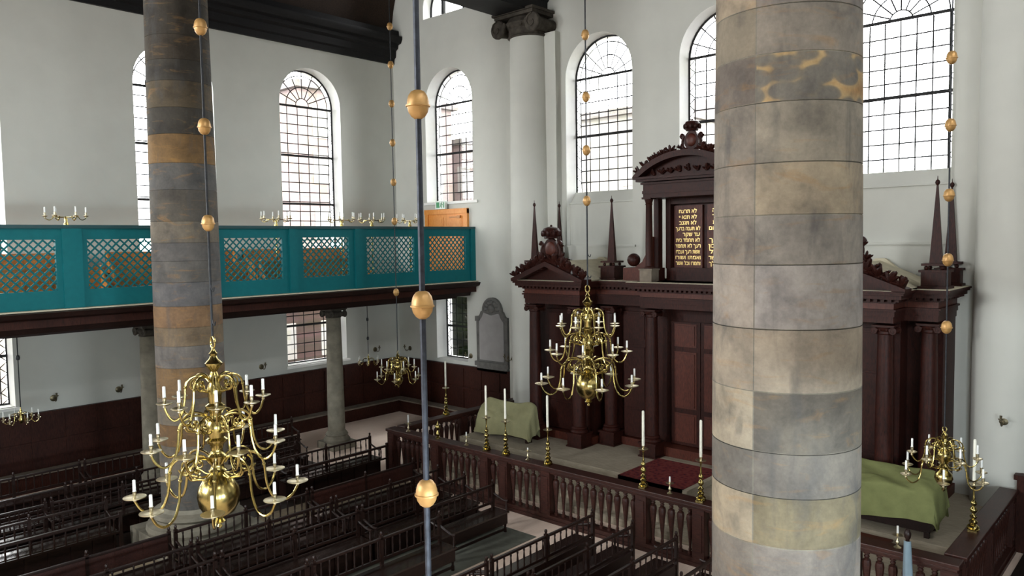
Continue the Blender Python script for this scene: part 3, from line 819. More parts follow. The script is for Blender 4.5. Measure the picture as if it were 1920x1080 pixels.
# balustrade --------------------------------------------------------------
BAL = [(.03, 0), (.05, .0), (.05, .05), (.028, .07), (.036, .10), (.026, .14), (.034, .3), (.064, .62), (.078, .74), (.066, .81), (.032, .84), (.048, .87), (.03, .9), (.055, .92), (.055, .97)]
bal_me = None
def balustrade(label, p0, p1, posts, skip=()):
    """from p0 to p1; posts = distances along"""
    p0 = Vector((p0[0], p0[1], 0)); p1 = Vector((p1[0], p1[1], 0)); L = (p1-p0).length
    a = math.atan2(p1.y-p0.y, p1.x-p0.x)
    t = thing('balustrade', label, 'balustrade', p0, a)
    global bal_me
    MB().box(-.1, -.13, 0, L+.1, .13, .16).box(-.1, -.16, 0, L+.1, .16, .08).build('base_rail', M['rail'], t, smooth=0)
    h = MB().box(-.15, -.17, 1.22, L+.15, .17, 1.3).box(-.12, -.13, 1.16, L+.12, .13, 1.22).box(-.1, -.09, 1.12, L+.1, .09, 1.17)
    h.build('handrail', M['rail'], t, smooth=0, bevel=.015)
    for d in posts: 
        MB().box(d-.13, -.12, .1, d+.13, .12, 1.16).box(d-.085, -.135, .3, d+.085, .135, 1.05).build('post', M['rail'], t, smooth=0)
    ed = sorted(posts)
    for a_, b_ in zip(ed[:-1], ed[1:]):
        span = b_-a_-.26
        n = int(round(span/.21))-0
        for i in range(n):
            x = a_+.13+span*(i+.5)/n
            if bal_me is None:
                o = MB().lathe(BAL, 10).build('baluster', M['rail'], t, smooth=35); bal_me = o
            else:
                o = bal_me.copy(); COL.objects.link(o); o.parent = t
            o.location = (x, 0, .16)
    return t
RX0, RX1, RY = 6.65, 20.62, -5.75
px = [RX0, 8.5, 10.30, 10.95, 12.28, 14.87, 16.2, 17.55, 19.1, RX1]
balustrade('long dark red wooden balustrade carrying tall candlesticks in front of the ark', (RX0, RY), (RX1, RY), [x-RX0 for x in px])
balustrade('short wooden balustrade returning to the wall beside the khaki covered seat', (RX0, RY+.42), (RX0, -.72), [.12, 2.25, 4.65])
balustrade('short wooden balustrade returning to the white half column beside the green covered seat', (RX1, RY+.42), (RX1, -1.22), [.12, 2.1, 4.15])
t = thing('draped_post', 'slim dark post draped with pale blue cloth outside the balustrade near the small candle holder', 'post', (20.07, -6.12, 0))
MB().cbox(0, 0, .02, .34, .34, .04).lathe([(.05, .04), (.03, .1), (.03, 1.62), (.05, 1.66), (.055, 1.72), (.03, 1.78), (0, 1.80)], 12).build('post', M['bench'], t)
W = 10; H = 14; vs = []; fs = []
for j in range(H+1):
    v = j/H
    for i in range(W+1):
        u = i/W; a = -PI*.95*u-.05
        r = .055+.035*v+.012*math.sin(u*14)*v
        vs.append((r*math.cos(a)+.03*v, r*math.sin(a)*1.1, 1.60-1.0*v-.05*math.sin(u*PI)*v))
for j in range(H):
    for i in range(W): fs.append((j*(W+1)+i, j*(W+1)+i+1, (j+1)*(W+1)+i+1, (j+1)*(W+1)+i))
o = MB().add(vs, fs).build('hanging_cloth', M['blue'], t, smooth=60)
so = o.modifiers.new('Solid', 'SOLIDIFY'); so.thickness = .008

# covered seats -----------------------------------------------------------
def covered_seat(name, label, x0, x1, yf, yb, zh, zs, zt, mat, seed, tilt=0.0):
    t = thing(name, label, 'seat', ((x0+x1)/2, (yf+yb)/2, .75))
    cx, cy = (x0+x1)/2, (yf+yb)/2
    rnd = random.Random(seed); ph = [rnd.uniform(0, 6) for _ in range(8)]
    # profile around: front hem -> seat edge -> back top -> rear hem
    nx, nv = 44, 40
    vs = []; fs = []
    def prof(v, u):
        s = (zs-zh); sag = .05*math.sin(u*PI*2+ph[0])+.03*math.sin(u*11+ph[1])
        if v < .3:
            k = v/.3; return yf-.06*(1-k)*1.0-.02*math.sin(u*23+ph[2])*(1-k), zh+(.04*math.sin(u*6+ph[3])+tilt*u)*(1-k)+s*k
        if v < .72:
            k = (v-.3)/.42
            y = yf+(yb-yf)*k; z = zs+(zt-zs)*(k**.7)-.06*math.sin(k*PI)*(.6+.4*math.sin(u*PI))
            return y, z+sag*math.sin(k*PI)+.02*math.sin(u*17+k*9+ph[4])
        k = (v-.72)/.28
        return yb+.02+.06*k, zt-(zt-zh-.1)*k
    for j in range(nv+1):
        v = j/nv
        for i in range(nx+1):
            u = i/nx; y, z = prof(v, u)
            # round the two ends
            e = min(u, 1-u)
            z2 = z-.10*max(0, 1-e/.12)**2*(1 if v > .25 else 0) + .03*math.sin(u*5+ph[5]+v*4)*(1 if .25 < v < .8 else 0)
            if v > .45: z2 += .025*math.sin(u*8.0+ph[6])
            x = x0+(x1-x0)*u
            vs.append((x-cx, y-cy, z2-.75))
    for j in range(nv):
        for i in range(nx): fs.append((j*(nx+1)+i, j*(nx+1)+i+1, (j+1)*(nx+1)+i+1, (j+1)*(nx+1)+i))
    # side skirts
    for side in (0, nx):
        base = len(vs)
        for j in range(nv+1):
            x, y, z = vs[j*(nx+1)+side]
            v = j/nv
            yy = y; zz = zh+.02*math.sin(v*20+ph[7])-.75
            sg = -1 if side == 0 else 1
            vs.append((x+sg*(.05+.02*math.sin(v*25)), yy, min(z-.005, zz+ (0.22 if side else 0)*max(0, (y+cy-yf)/(yb-yf)))))
        for j in range(nv): fs.append((j*(nx+1)+side, (j+1)*(nx+1)+side, base+j+1, base+j))
    c = MB().add(vs, fs).build('dust_sheet', M[mat], t, smooth=70)
    sb = c.modifiers.new('Subd', 'SUBSURF'); sb.levels = 1; sb.render_levels = 1
    MB().box(x0-cx+.1, yf-cy+.12, .1, x1-cx-.1, yb-cy-.05, zh-.75+.15).build('seat_box', M['bench'], t, smooth=0)
    for sx in (-1, 1):
        for sy in (-1, 1):
            lx = (x1-x0)/2-.16; ly = (yb-yf)/2-.14
            MB().cbox(sx*lx, sy*ly, .06, .09, .09, .12).build('leg', M['bench'], t, smooth=0)
    return t
covered_seat('covered_seat', 'long seat under a rumpled khaki dust sheet beside the ark, near the memorial stone', 7.42, 9.46, -3.22, -2.82, .86, 1.35, 1.84, 'cloth', 3, .06)
st = thing('footboard', 'low dark red board lying before the olive green covered seat, half behind the thick column', 'footboard', (18.3, -4.02, .56))
MB().box(-.9, -.14, 0, .9, .14, .12).build('board', M['arkred'], st, smooth=0)
MB().box(-.92, -.17, .12, .92, .17, .15).build('board_top', M['arkred'], st, smooth=0)
covered_seat('covered_seat', 'long seat under an olive green dust sheet, partly behind the thick near column', 17.6, 19.86, -3.6, -2.8, .98, 1.64, 1.9, 'cloth2', 11, .1)

# memorial stone ----------------------------------------------------------
ms = thing('memorial_tablet', 'grey carved memorial stone with an arched top on the white end wall', 'memorial', (5.13, -.02, 2.15))
h = .74
fr = [(-h, .0), (h, 0), (h, 1.62), (.58, 1.78), (.52, 1.9)]+[(.46*math.cos(PI*i/12), 1.92+.48*math.sin(PI*i/12)) for i in range(13)]+[(-.52, 1.9), (-.58, 1.78), (-h, 1.62)]
MB().prism(fr, -.10, 0, 'y').box(-.8, -.16, -.02, .8, 0, .13).box(-.72, -.12, -.2, .72, 0, -.02).box(-.78, -.13, 1.55, -.58, 0, 1.72).box(.58, -.13, 1.55, .78, 0, 1.72).build('frame', M['tabframe'], ms, smooth=20)
MB().prism([(-.58, .2), (.58, .2), (.58, 1.55), (.44, 1.7), (.36, 1.86), (0, 1.78), (-.36, 1.86), (-.44, 1.7), (-.58, 1.55)], -.125, -.05, 'y').build('slab', M['tablet'], ms, smooth=0)
rl_ = MB()
for i in range(7):
    a = PI*(i+.5)/7; rl_.ellipsoid((.30*math.cos(a), -.11, 1.93+.30*math.sin(a)), .10, .05, .08, None, 7, 5)
rl_.ellipsoid((0, -.12, 2.0), .16, .06, .14, None, 10, 6)
rl_.build('carved_relief', M['tabframe'], ms)

# gallery door and exit sign ------------------------------------------------
d = thing('door', None, None)
bpy.data.objects.remove(d)
dr = MB().box(1.75, -.10, 4.95, 1.93, .0, 7.66).box(3.83, -.10, 4.95, 4.0, 0, 7.66).box(1.75, -.12, 7.5, 4.0, 0, 7.68).build('door_1', M['door'], smooth=0)
struct(dr)
for a, b in ((1.93, 2.875), (2.885, 3.83)):
    lf = MB().box(a, -.06, 4.95, b, -.01, 7.5).build('door_leaf', M['door'], dr, smooth=0)
    pn = MB()
    for z0, z1 in ((5.1, 5.9), (6.0, 7.38)):
        pn.box(a+.13, -.075, z0, b-.13, -.05, z1); pn.box(a+.2, -.085, z0+.07, b-.2, -.05, z1-.07)
    pn.build('door_panel', M['door'], lf, smooth=0)
MB().box(3.1, -.12, 7.36, 3.6, -.05, 7.4).box(3.5, -.13, 7.33, 3.66, -.05, 7.43).build('door_closer', M['honey'], dr, smooth=0)
es = thing('exit_sign', 'small green and white emergency exit sign above the orange gallery door', 'sign', (2.72, -.08, 7.68))
MB().box(-.26, -.12, 0, .26, 0, .3).build('sign_box', M['signw'], es, smooth=0, bevel=.01)
pg = MB().box(-.2, -.125, .05, -.04, -.118, .25)
pg.ellipsoid((.10, -.122, .235), .022, .006, .022)
for a, b in (((.08, .21), (.04, .14)), ((.04, .14), (.10, .10)), ((.10, .10), (.07, .04)), ((.04, .14), (-.01, .07)), ((.08, .2), (.14, .15)), ((.08, .2), (.0, .19))):
    pg.tube([(a[0], -.122, a[1]), (b[0], -.122, b[1])], .013, 5)
pg.box(.17, -.125, .05, .22, -.118, .25)
pg.build('running_man_pictogram', M['grass'], es, smooth=0)
# ------------------------------------------------------------------ benches
ORD = ['first', 'second', 'third', 'fourth', 'fifth', 'sixth', 'seventh']
def make_bench(L, style, label, group):
    """local: sitter faces +x, length along y (0..L), back at x = 0"""
    t = thing('bench', label, 'bench', (0, 0, 0), 0, group)
    MB().box(.0, 0, .44, .48, L, .475).build('seat', M['seat'], t, smooth=0)
    if style in ('locker', 'railed', 'solid'):
        lb = MB().box(.04, .03, .05, .40, L-.03, .44)
        n = max(2, round(L/.42))
        for i in range(n+1):
            y = .03+(L-.06)*i/n; lb.box(.39, max(0, y-.025), .05, .43, min(L, y+.025), .44)
        lb.build('locker_box', M['bench'], t, smooth=0)
    else:
        MB().box(.42, .04, .2, .455, L-.04, .44).build('apron', M['bench'], t, smooth=0)
        st = MB()
        for x in (.06, .42): st.box(x-.02, .1, .06, x+.02, L-.1, .1)
        st.build('stretcher', M['bench'], t, smooth=0)
        for x in (.06, .42):
            for y in (.08, L-.08):
                MB().lathe([(.035, 0), (.035, .1), (.022, .13), (.034, .22), (.022, .3), (.035, .34), (.035, .44)], 8).build('leg', M['bench'], t, loc=(x, y, 0))
    if style == 'railed':
        MB().box(.74, 0, .84, .80, L, .89).box(.745, 0, .50, .785, L, .54).build('front_rail', M['bench'], t, smooth=0)
        fs_ = None; m_ = round(L/.22)
        for i in range(m_+1):
            y = .03+(L-.06)*i/m_
            if fs_ is None: fs_ = MB().lathe([(.015, 0), (.022, .05), (.014, .12), (.022, .2), (.014, .27), (.015, .31)], 7).build('front_spindle', M['bench'], t); o = fs_
            else: o = fs_.copy(); COL.objects.link(o); o.parent = t
            o.location = (.765, y, .535)
        for y in (.035, L-.035): MB().box(.74, y-.03, 0, .80, y+.03, .95).build('front_post', M['bench'], t, smooth=0)
    MB().box(-.02, 0, .95, .035, L, 1.0).build('top_rail', M['bench'], t, smooth=0, bevel=.01)
    MB().box(-.01, 0, .56, .025, L, .61).build('lower_rail', M['bench'], t, smooth=0)
    if style != 'open': MB().box(-.012, 0, .05, .012, L, .50).build('back_board', M['bench'], t, smooth=0)
    np = 3 if L > 2.2 else 2
    pys = [.035+(L-.07)*i/(np-1) for i in range(np)]
    sp = None
    n = round(L/.175)
    if style == 'solid':
        bb = MB().box(-.008, 0, .60, .02, L, .95)
        for i in range(7): bb.box(.0, max(0, L*i/6-.03), .61, .03, min(L, L*i/6+.03), .95)
        bb.build('back_panel', M['rail'], t, smooth=0); n = 0
    for i in range(1, n):
        y = L*i/n
        if any(abs(y-p) < .06 for p in pys): continue
        if sp is None:
            sp = MB().lathe([(.013, 0), (.02, .03), (.012, .07), (.021, .17), (.012, .28), (.02, .32), (.013, .35)], 7).build('spindle', M['bench'], t); o = sp
        else:
            o = sp.copy(); COL.objects.link(o); o.parent = t
        o.location = (.008, y, .605)
    p0 = None
    for y in pys:
        p = MB().box(-.03, -.03, 0, .03, .03, 1.03).build('back_post', M['bench'], t, smooth=0, loc=(.005, y, 0))
        MB().lathe([(.014, 1.03), (.026, 1.055), (.03, 1.085), (.02, 1.11), (0, 1.118)], 8).build('finial', M['bench'], p)
    for y in (.035, L-.035):
        a = MB().tube(smoothpts([(.03, y, .80), (.2, y, .74), (.36, y, .70), (.47, y, .715)]), .024, 6).build('armrest', M['bench'], t)
        MB().lathe([(.024, .45), (.016, .5), (.028, .56), (.016, .63), (.024, .70)], 8, .42, y, 0).build('arm_post', M['bench'], a)
    return t
protos = {}
def put_bench(key, x, y1, L, style, face, label, group):
    """bench whose end towards the ark is at y1; face = +1 sitter looks to +x"""
    k = (L, style)
    rz = 0 if face > 0 else PI
    loc = (x, y1-L, 0) if face > 0 else (x, y1, 0)
    if k not in protos:
        t = make_bench(L, style, label, group); protos[k] = t
        t.location = loc; t.rotation_euler = (0, 0, rz); return t
    return copy_tree(protos[k], loc, rz, label, group)
LB = 3.0
# rows between the open floor and the stone columns (sitters face the open floor)
rows = [11.62, 10.70, 9.78, 8.86]
ylim = {11.62: -17.2, 10.70: -17.6, 9.78: -18.2, 8.86: -18.6}
for r, x in enumerate(rows):
    y = -6.9; q = 0
    while y > ylim[x] and q < 5:
        L = LB
        if r == 0: L = 2.1 if q == 0 else LB
        st = 'open' if r == 0 else ('solid' if r == 3 and q != 1 else 'locker')
        xx = x + (.58 if (r == 0 and q > 0) else 0)
        lab = ('dark solid-back bench, %s row from the open floor, %s along from the balustrade' if r == 3 and q != 1 else 'dark spindle-back bench, %s row from the open floor, %s along from the balustrade') % (ORD[r], ORD[q])
        put_bench(None, xx, y, L, st, 1, lab, 'dark benches in rows between open floor and stone columns')
        y -= L+.06; q += 1
# the row along the columns, with the walkway in front
for q, (y, L) in enumerate(((-6.02, LB), (-13.1, LB), (-16.16, LB))):
    lab = ['dark spindle-back bench along the walkway, ending at the corner of the balustrade', 'dark spindle-back bench along the walkway, just past the dark banded column', 'dark spindle-back bench along the walkway, second one past the dark banded column'][q]
    put_bench(None, 5.95, y, L, 'railed', 1, lab, 'dark benches along the walkway by the columns')
# rows out under the gallery
for r, (x, face) in enumerate(((2.35, 1), (4.15, 1), (5.1, 1))):
    y = [-6.3, -7.2, -7.9][r]; q = 0; lim = [-15.5, -16.0, -16.5][r]
    while y > lim:
        lab = 'dark bench under the gallery, %s row from the panelled wall, %s along from the corner' % (ORD[r], ORD[q])
        put_bench(None, x, y, LB, 'locker', face, lab, 'dark benches under the gallery'); y -= LB+.06; q += 1
# rows on the near side of the open floor, seen from behind
for r, x in enumerate((14.50, 15.45, 16.40, 17.35)):
    y = -7.0; q = 0
    while y > -11.5 and q < 2:
        lab = 'dark bench with its back to us, %s row from open floor, %s along from balustrade' % (ORD[r], ORD[q])
        put_bench(None, x, y, LB, 'locker', -1, lab, 'dark benches seen from behind on the near side'); y -= LB+.06; q += 1
tag(MB().box(11.2, -12.6, .0, 12.75, -6.75, .012).build('floor_mat', M['mat'], smooth=0), 'grey green mat under the front bench row at the open floor', 'mat')

# ------------------------------------------------------------------ brass
def candle(parent, x, y, z, h, r, mat='candle'):
    return MB().lathe([(r*1.05, 0), (r, h*.3), (r*.95, h*.97), (r*.6, h), (0, h)], 10).build('candle', M[mat], parent, loc=(x, y, z))
def pan_mesh(R, sock=.055):
    return [(0, -.05), (.012, -.05), (.02, -.03), (.012, -.012), (R*.55, -.008), (R, .014), (R*1.0, .02), (R*.55, .004), (.02, .006), (.015, .03), (.024, .05), (.022, .065), (.024, sock+.03), (.027, sock+.035), (0, sock+.035)]
def make_arm(R, ztop, zpan, r0, pan_r, tube_r, ch, cr, scale=1.0, curl=True):
    """arm in the local xz plane, growing along +x"""
    h = ztop-zpan; b = zpan-.07*scale
    P = [(r0, 0, ztop-.26*h), (r0+.08*R, 0, ztop-.07*h), (.34*R, 0, ztop), (.49*R, 0, ztop-.10*h), (.575*R, 0, ztop-.36*h), (.605*R, 0, zpan+.08*h),
         (.68*R, 0, zpan-.15*scale), (.81*R, 0, zpan-.215*scale), (.93*R, 0, zpan-.155*scale), (R, 0, zpan-.04)]
    mb = MB().tube(smoothpts(P, 5), tube_r, 7)
    if curl:
        cx, cz, k = r0+.24*R, ztop-.34*h, .25*h
        mb.tube([(cx+k*(1-.085*i)*math.cos(1.2-i*.62)*1.05, 0, cz+k*(1-.085*i)*math.sin(1.2-i*.62)) for i in range(11)], [tube_r*(.85-.04*i) for i in range(11)], 6)
        mb.tube(smoothpts([(r0, 0, ztop-.55*h), (r0+.1*R, 0, ztop-.62*h), (r0+.22*R, 0, ztop-.55*h), (r0+.33*R, 0, ztop-.50*h), (r0+.38*R, 0, ztop-.36*h)], 4), tube_r*.8, 6)
        mb.ball(r0+.24*R, 0, ztop-.34*h, tube_r*1.8, 8, 6); mb.ball(.578*R, 0, ztop-.42*h, tube_r*1.5, 8, 6)
    a = mb.build('arm', M['brass'])
    MB().lathe(pan_mesh(pan_r), 18).build('drip_pan', M['pale_brass'], a, loc=(R, 0, zpan))
    candle(a, R, 0, zpan+.07, ch, cr)
    return a
def add_arms(t, n, a0, **kw):
    a = make_arm(**kw); a.parent = t; a.rotation_euler = (0, 0, a0)
    for i in range(1, n):
        c = copy_tree(a, parent=t); c.rotation_euler = (0, 0, a0+2*PI*i/n)
def hanging(t, pts_z, ztop, zring, ballr, rodr, mat='iron'):
    MB().tube([(0, 0, zring), (0, 0, ztop)], rodr, 7).build('suspension_rod', M[mat], t)
    b = None
    for z in pts_z:
        if b is None:
            b = MB().lathe([(0, -ballr*1.3), (ballr*.3, -ballr*1.27), (ballr*.62, -ballr*1.05), (ballr*.88, -ballr*.65), (ballr*.97, -.22*ballr), (ballr*1.10, -.17*ballr), (ballr*1.10, -.03*ballr), (ballr*1.0, .0), (ballr*.97, ballr*.35), (ballr*.85, ballr*.8), (ballr*.6, ballr*1.15), (ballr*.3, ballr*1.28), (0, ballr*1.3)], 20).build('gilded_ball', M['gilt'], t); o = b
        else:
            o = b.copy(); COL.objects.link(o); o.parent = t
        o.location = (0, 0, z)
def hooks(t, zs):
    for z in zs:
        MB().tube(smoothpts([(0, 0, z+.12), (.02, 0, z+.04), (.07, 0, z), (.09, 0, z+.05)], 4), .009, 5).build('hook', M['iron'], t)

def big_chandelier(x, y, zb, label, rodballs, a0):
    t = thing('chandelier', label, 'chandelier', (x, y, zb))
    prof = [(0, 0), (.02, .005), (.035, .03), (.02, .06), (.075, .09), (.08, .10), (.05, .13), (.09, .16), (.19, .22), (.25, .32), (.268, .43), (.25, .54), (.19, .64), (.12, .70), (.09, .73), (.12, .76), (.085, .79),
            (.075, .86), (.11, .90), (.12, .95), (.09, .98), (.07, 1.02), (.09, 1.10), (.13, 1.13), (.14, 1.16), (.10, 1.19), (.12, 1.27), (.13, 1.36), (.09, 1.42), (.07, 1.46), (.08, 1.52), (.12, 1.56), (.125, 1.6), (.08, 1.63),
            (.085, 1.72), (.10, 1.80), (.07, 1.88), (.06, 1.93), (.07, 1.97), (.05, 2.0), (.04, 2.03), (.06, 2.06), (.105, 2.11), (.11, 2.14), (.06, 2.19), (.04, 2.23), (.055, 2.26), (.03, 2.29), (.02, 2.32), (.015, 2.34)]
    MB().lathe(prof, 28).build('stem', M['brass'], t, smooth=50)
    MB().tube([(.055*math.cos(2*PI*i/16), 0, 2.40+.075*math.sin(2*PI*i/16)) for i in range(17)], .014, 8).build('hanging_ring', M['brass'], t)
    add_arms(t, 8, a0, R=1.0, ztop=.98, zpan=.50, r0=.09, pan_r=.14, tube_r=.017, ch=.165, cr=.02)
    add_arms(t, 8, a0+.39, R=.80, ztop=1.50, zpan=1.13, r0=.09, pan_r=.122, tube_r=.016, ch=.16, cr=.02)
    add_arms(t, 8, a0+.1, R=.60, ztop=1.99, zpan=1.66, r0=.07, pan_r=.10, tube_r=.015, ch=.16, cr=.02)
    k = 1.045; t.scale = (1.02, 1.02, k)
    hanging(t, [(z-zb)/k for z in rodballs], (ZT-zb)/k, 2.47, .08, .016)
    hooks(t, [2.62, 3.05])
    return t
big_chandelier(13.81, -14.48, 2.71, 'biggest three-tier brass chandelier, hanging in front of the dark banded column', (9.31, 8.04, 6.79, 10.6, 11.9, 13.2), .25)
big_chandelier(13.80, -6.2, 2.95, 'three-tier brass chandelier hanging in front of the dark wooden ark', (10.73, 9.46, 8.36, 7.31, 12.0, 13.3), .12)
def mid_chandelier(x, y, zb, label, rodballs, ztop, a0, h=1.0):
    t = thing('chandelier', label, 'chandelier', (x, y, zb))
    s = h
    prof = [(0, 0), (.025, .01), (.03, .03), (.015, .05), (.05, .08), (.10, .13), (.135, .20), (.12, .28), (.07, .33), (.055, .37), (.075, .40), (.05, .44), (.08, .50), (.11, .56), (.10, .62), (.06, .67), (.045, .72), (.07, .76), (.06, .80), (.03, .84), (.045, .88), (.05, .90), (.025, .93), (.015, .96)]
    MB().lathe([(r*s, z*s) for r, z in prof], 22).build('stem', M['brass'], t, smooth=50)
    MB().tube([(.03*math.cos(2*PI*i/14), 0, s*.985+.04*math.sin(2*PI*i/14)) for i in range(15)], .008, 6).build('hanging_ring', M['brass'], t)
    add_arms(t, 6, a0, R=.60, ztop=.52, zpan=.27, r0=.05, pan_r=.085, tube_r=.011, ch=.16, cr=.016, scale=.6)
    add_arms(t, 6, a0+.5, R=.45, ztop=.83, zpan=.56, r0=.05, pan_r=.075, tube_r=.011, ch=.16, cr=.016, scale=.6)
    hanging(t, [z-zb for z in rodballs], ztop-zb, 1.02, .078, .013)
    return t
mid_chandelier(7.1, -5.9, 2.52, 'two-tier brass chandelier hanging before the panelled corner beyond the gallery end', (12.26, 11.25, 10.22, 9.18, 8.12, 7.07, 5.14), 13.62, .2)
mid_chandelier(20.52, -5.9, 2.45, 'two-tier brass chandelier hanging over the olive green covered seat', (9.19, 8.17, 7.1, 6.1, 5.05, 10.2, 11.2, 12.3), 13.62, .75)
# rod of a lamp hanging below the picture
t = thing('hanging_rod', 'thick blue grey rod with big gilded balls hanging close by, near the middle', 'hanging rod', (19.76, -16.0, 3.2))
hanging(t, [7.38-3.2, 6.09-3.2, 4.84-3.2, 3.55-3.2, 8.7-3.2], 14.04-3.2, 0, .072, .02, 'rod')
def small_chandelier(x, y, zb, label, ztop, a0, n=6, R=.36, balls=()):
    t = thing('small_chandelier', label, 'chandelier', (x, y, zb))
    MB().lathe([(0, 0), (.02, .02), (.05, .07), (.06, .12), (.03, .18), (.04, .22), (.025, .28), (.035, .32), (.012, .36), (.008, .42)], 16).build('stem', M['brass'], t, smooth=50)
    add_arms(t, n, a0, R=R, ztop=.27, zpan=.12, r0=.03, pan_r=.05, tube_r=.008, ch=.14, cr=.013, scale=.4, curl=False)
    MB().tube([(0, 0, .42), (0, 0, ztop-zb)], .012, 6).build('suspension_rod', M['iron'], t)
    for z in balls: MB().lathe([(0, -.07), (.035, -.05), (.045, 0), (.035, .05), (0, .07)], 10).build('rod_knob', M['iron'], t, loc=(0, 0, z-zb))
    return t
small_chandelier(2.3, -3.27, 2.30, 'small brass chandelier on a dark knobbed rod under the gallery in the corner bay', 4.46, .3, balls=(3.9, 3.25))
small_chandelier(2.6, -13.75, 2.30, 'small brass chandelier under the gallery, cut by the picture edge beside a low window', 4.46, .1, balls=(3.9,))

# candelabra behind the parapet ---------------------------------------------
def candelabrum(y, label, a0):
    t = thing('candelabrum', label, 'candelabrum', (3.5, y, 4.95), 0, 'candelabra standing along the gallery')
    MB().lathe([(.16, 0), (.17, .03), (.1, .06), (.04, .1), (.025, .2), (.022, 1.2), (.035, 1.25), (.022, 1.3), (.02, 1.95), (.045, 2.02), (.055, 2.1), (.03, 2.16), (.04, 2.2), (.02, 2.26), (0, 2.3)], 14).build('stand', M['brass'], t, smooth=50)
    add_arms(t, 6, a0, R=.42, ztop=2.26, zpan=2.28, r0=.03, pan_r=.06, tube_r=.010, ch=.15, cr=.018, scale=.4, curl=False)
    return t
cd = candelabrum(-12.85, 'brass candelabrum with white candles showing above the gallery parapet near the wall between two windows', .2)
for y, lab, a in ((-7.33, 'brass candelabrum above the parapet beside the dark banded column', .5), (-5.06, 'pale brass candelabrum above the parapet at the white window reveal', .1),
               (-3.9, 'brass candelabrum above the parapet just past the tall gallery window', .35), (-2.31, 'brass candelabrum above the parapet close to the orange door', .6)):
    copy_tree(cd, (3.5, y, 4.95), a, lab)

# candlesticks on the balustrade -------------------------------------------
def candlestick(x, y, label, rz=0):
    t = thing('candlestick', label, 'candlestick', (x, y, 1.3), rz, 'tall brass candlesticks on the balustrade')
    MB().cbox(0, 0, .012, .15, .15, .024).lathe([(.10, .024), (.105, .035), (.085, .05), (.10, .07), (.075, .10), (.04, .115), (.065, .14), (.07, .165), (.05, .19), (.03, .205), (.055, .235), (.06, .255), (.03, .285), (.022, .305), (.045, .33), (.062, .365), (.05, .40), (.028, .425), (.022, .44), (.042, .46), (.052, .49), (.04, .52), (.02, .545), (.024, .57), (.018, .60), (.014, .7), (.018, .75), (.03, .775), (.016, .79)], 18).build('stem', M['brass'], t, smooth=45)
    MB().lathe([(.015, .79), (.05, .80), (.105, .815), (.108, .825), (.05, .815), (.025, .82), (.02, .85), (.032, .875), (.03, .89), (0, .89)], 18).build('drip_pan', M['pale_brass'], t)
    candle(t, 0, 0, .885, .74, .028, 'ivory')
    return t
cs = candlestick(10.30, RY, 'tall brass candlestick with long candle, first of the close pair before the khaki sheet')
for x, y, lab in ((10.95, RY, 'tall brass candlestick with long candle, second of the pair before the khaki sheet'), (12.28, RY, 'tall brass candlestick whose candle crosses the edge of the khaki sheet below the chandelier'),
                  (14.87, RY, 'tall brass candlestick on the balustrade in front of the red carpet'), (16.2, RY, 'tall brass candlestick on the balustrade right next to the thick near column'),
                  (RX0-.03, -3.7, 'tall brass candlestick on the side balustrade against the dark corner panelling'), (RX1-.03, -4.1, 'tall brass candlestick on the side balustrade behind the hanging two-tier chandelier')):
    copy_tree(cs, (x, y, 1.3), 0, lab)
def taper_holder(x, y, label, hc):
    t = thing('candle_holder', label, 'candle holder', (x, y, 1.3), 0, 'small candle holders on the balustrade')
    MB().lathe([(.055, 0), (.06, .01), (.03, .03), (.014, .05), (.03, .08), (.036, .10), (.02, .13), (.012, .16), (.014, .2), (.08, .212), (.085, .222), (.03, .216), (.016, .22), (.02, .25), (0, .25)], 14).build('stem', M['pale_brass'], t, smooth=45)
    if hc: candle(t, 0, 0, .245, hc, .018)
    return t
for x, lab, hc in ((7.3, 'small candle holder with white candle at the far corner of the balustrade', .22), (9.58, 'small candle holder with short white candle left of the candlestick pair on the balustrade', .10),
                   (11.66, 'small candle holder with stub on the balustrade, just past the candlestick pair', .05), (15.5, 'small candle holder with short white candle in front of the red carpet', .11),
                   (19.82, 'small candle holder with short white candle in front of the olive green covered seat', .13)):
    taper_holder(x, RY, lab.replace(' left of', ' before'), hc)
t = thing('brass_finial', 'short turned brass ornament without candle standing on the far end of the balustrade', 'ornament', (8.5, RY, 1.3))
MB().lathe([(.07, 0), (.07, .02), (.03, .05), (.055, .10), (.06, .13), (.03, .18), (.022, .22), (.06, .26), (.075, .31), (.05, .36), (.02, .40), (.015, .47), (0, .48)], 16).build('turned_stem', M['brass'], t, smooth=45)

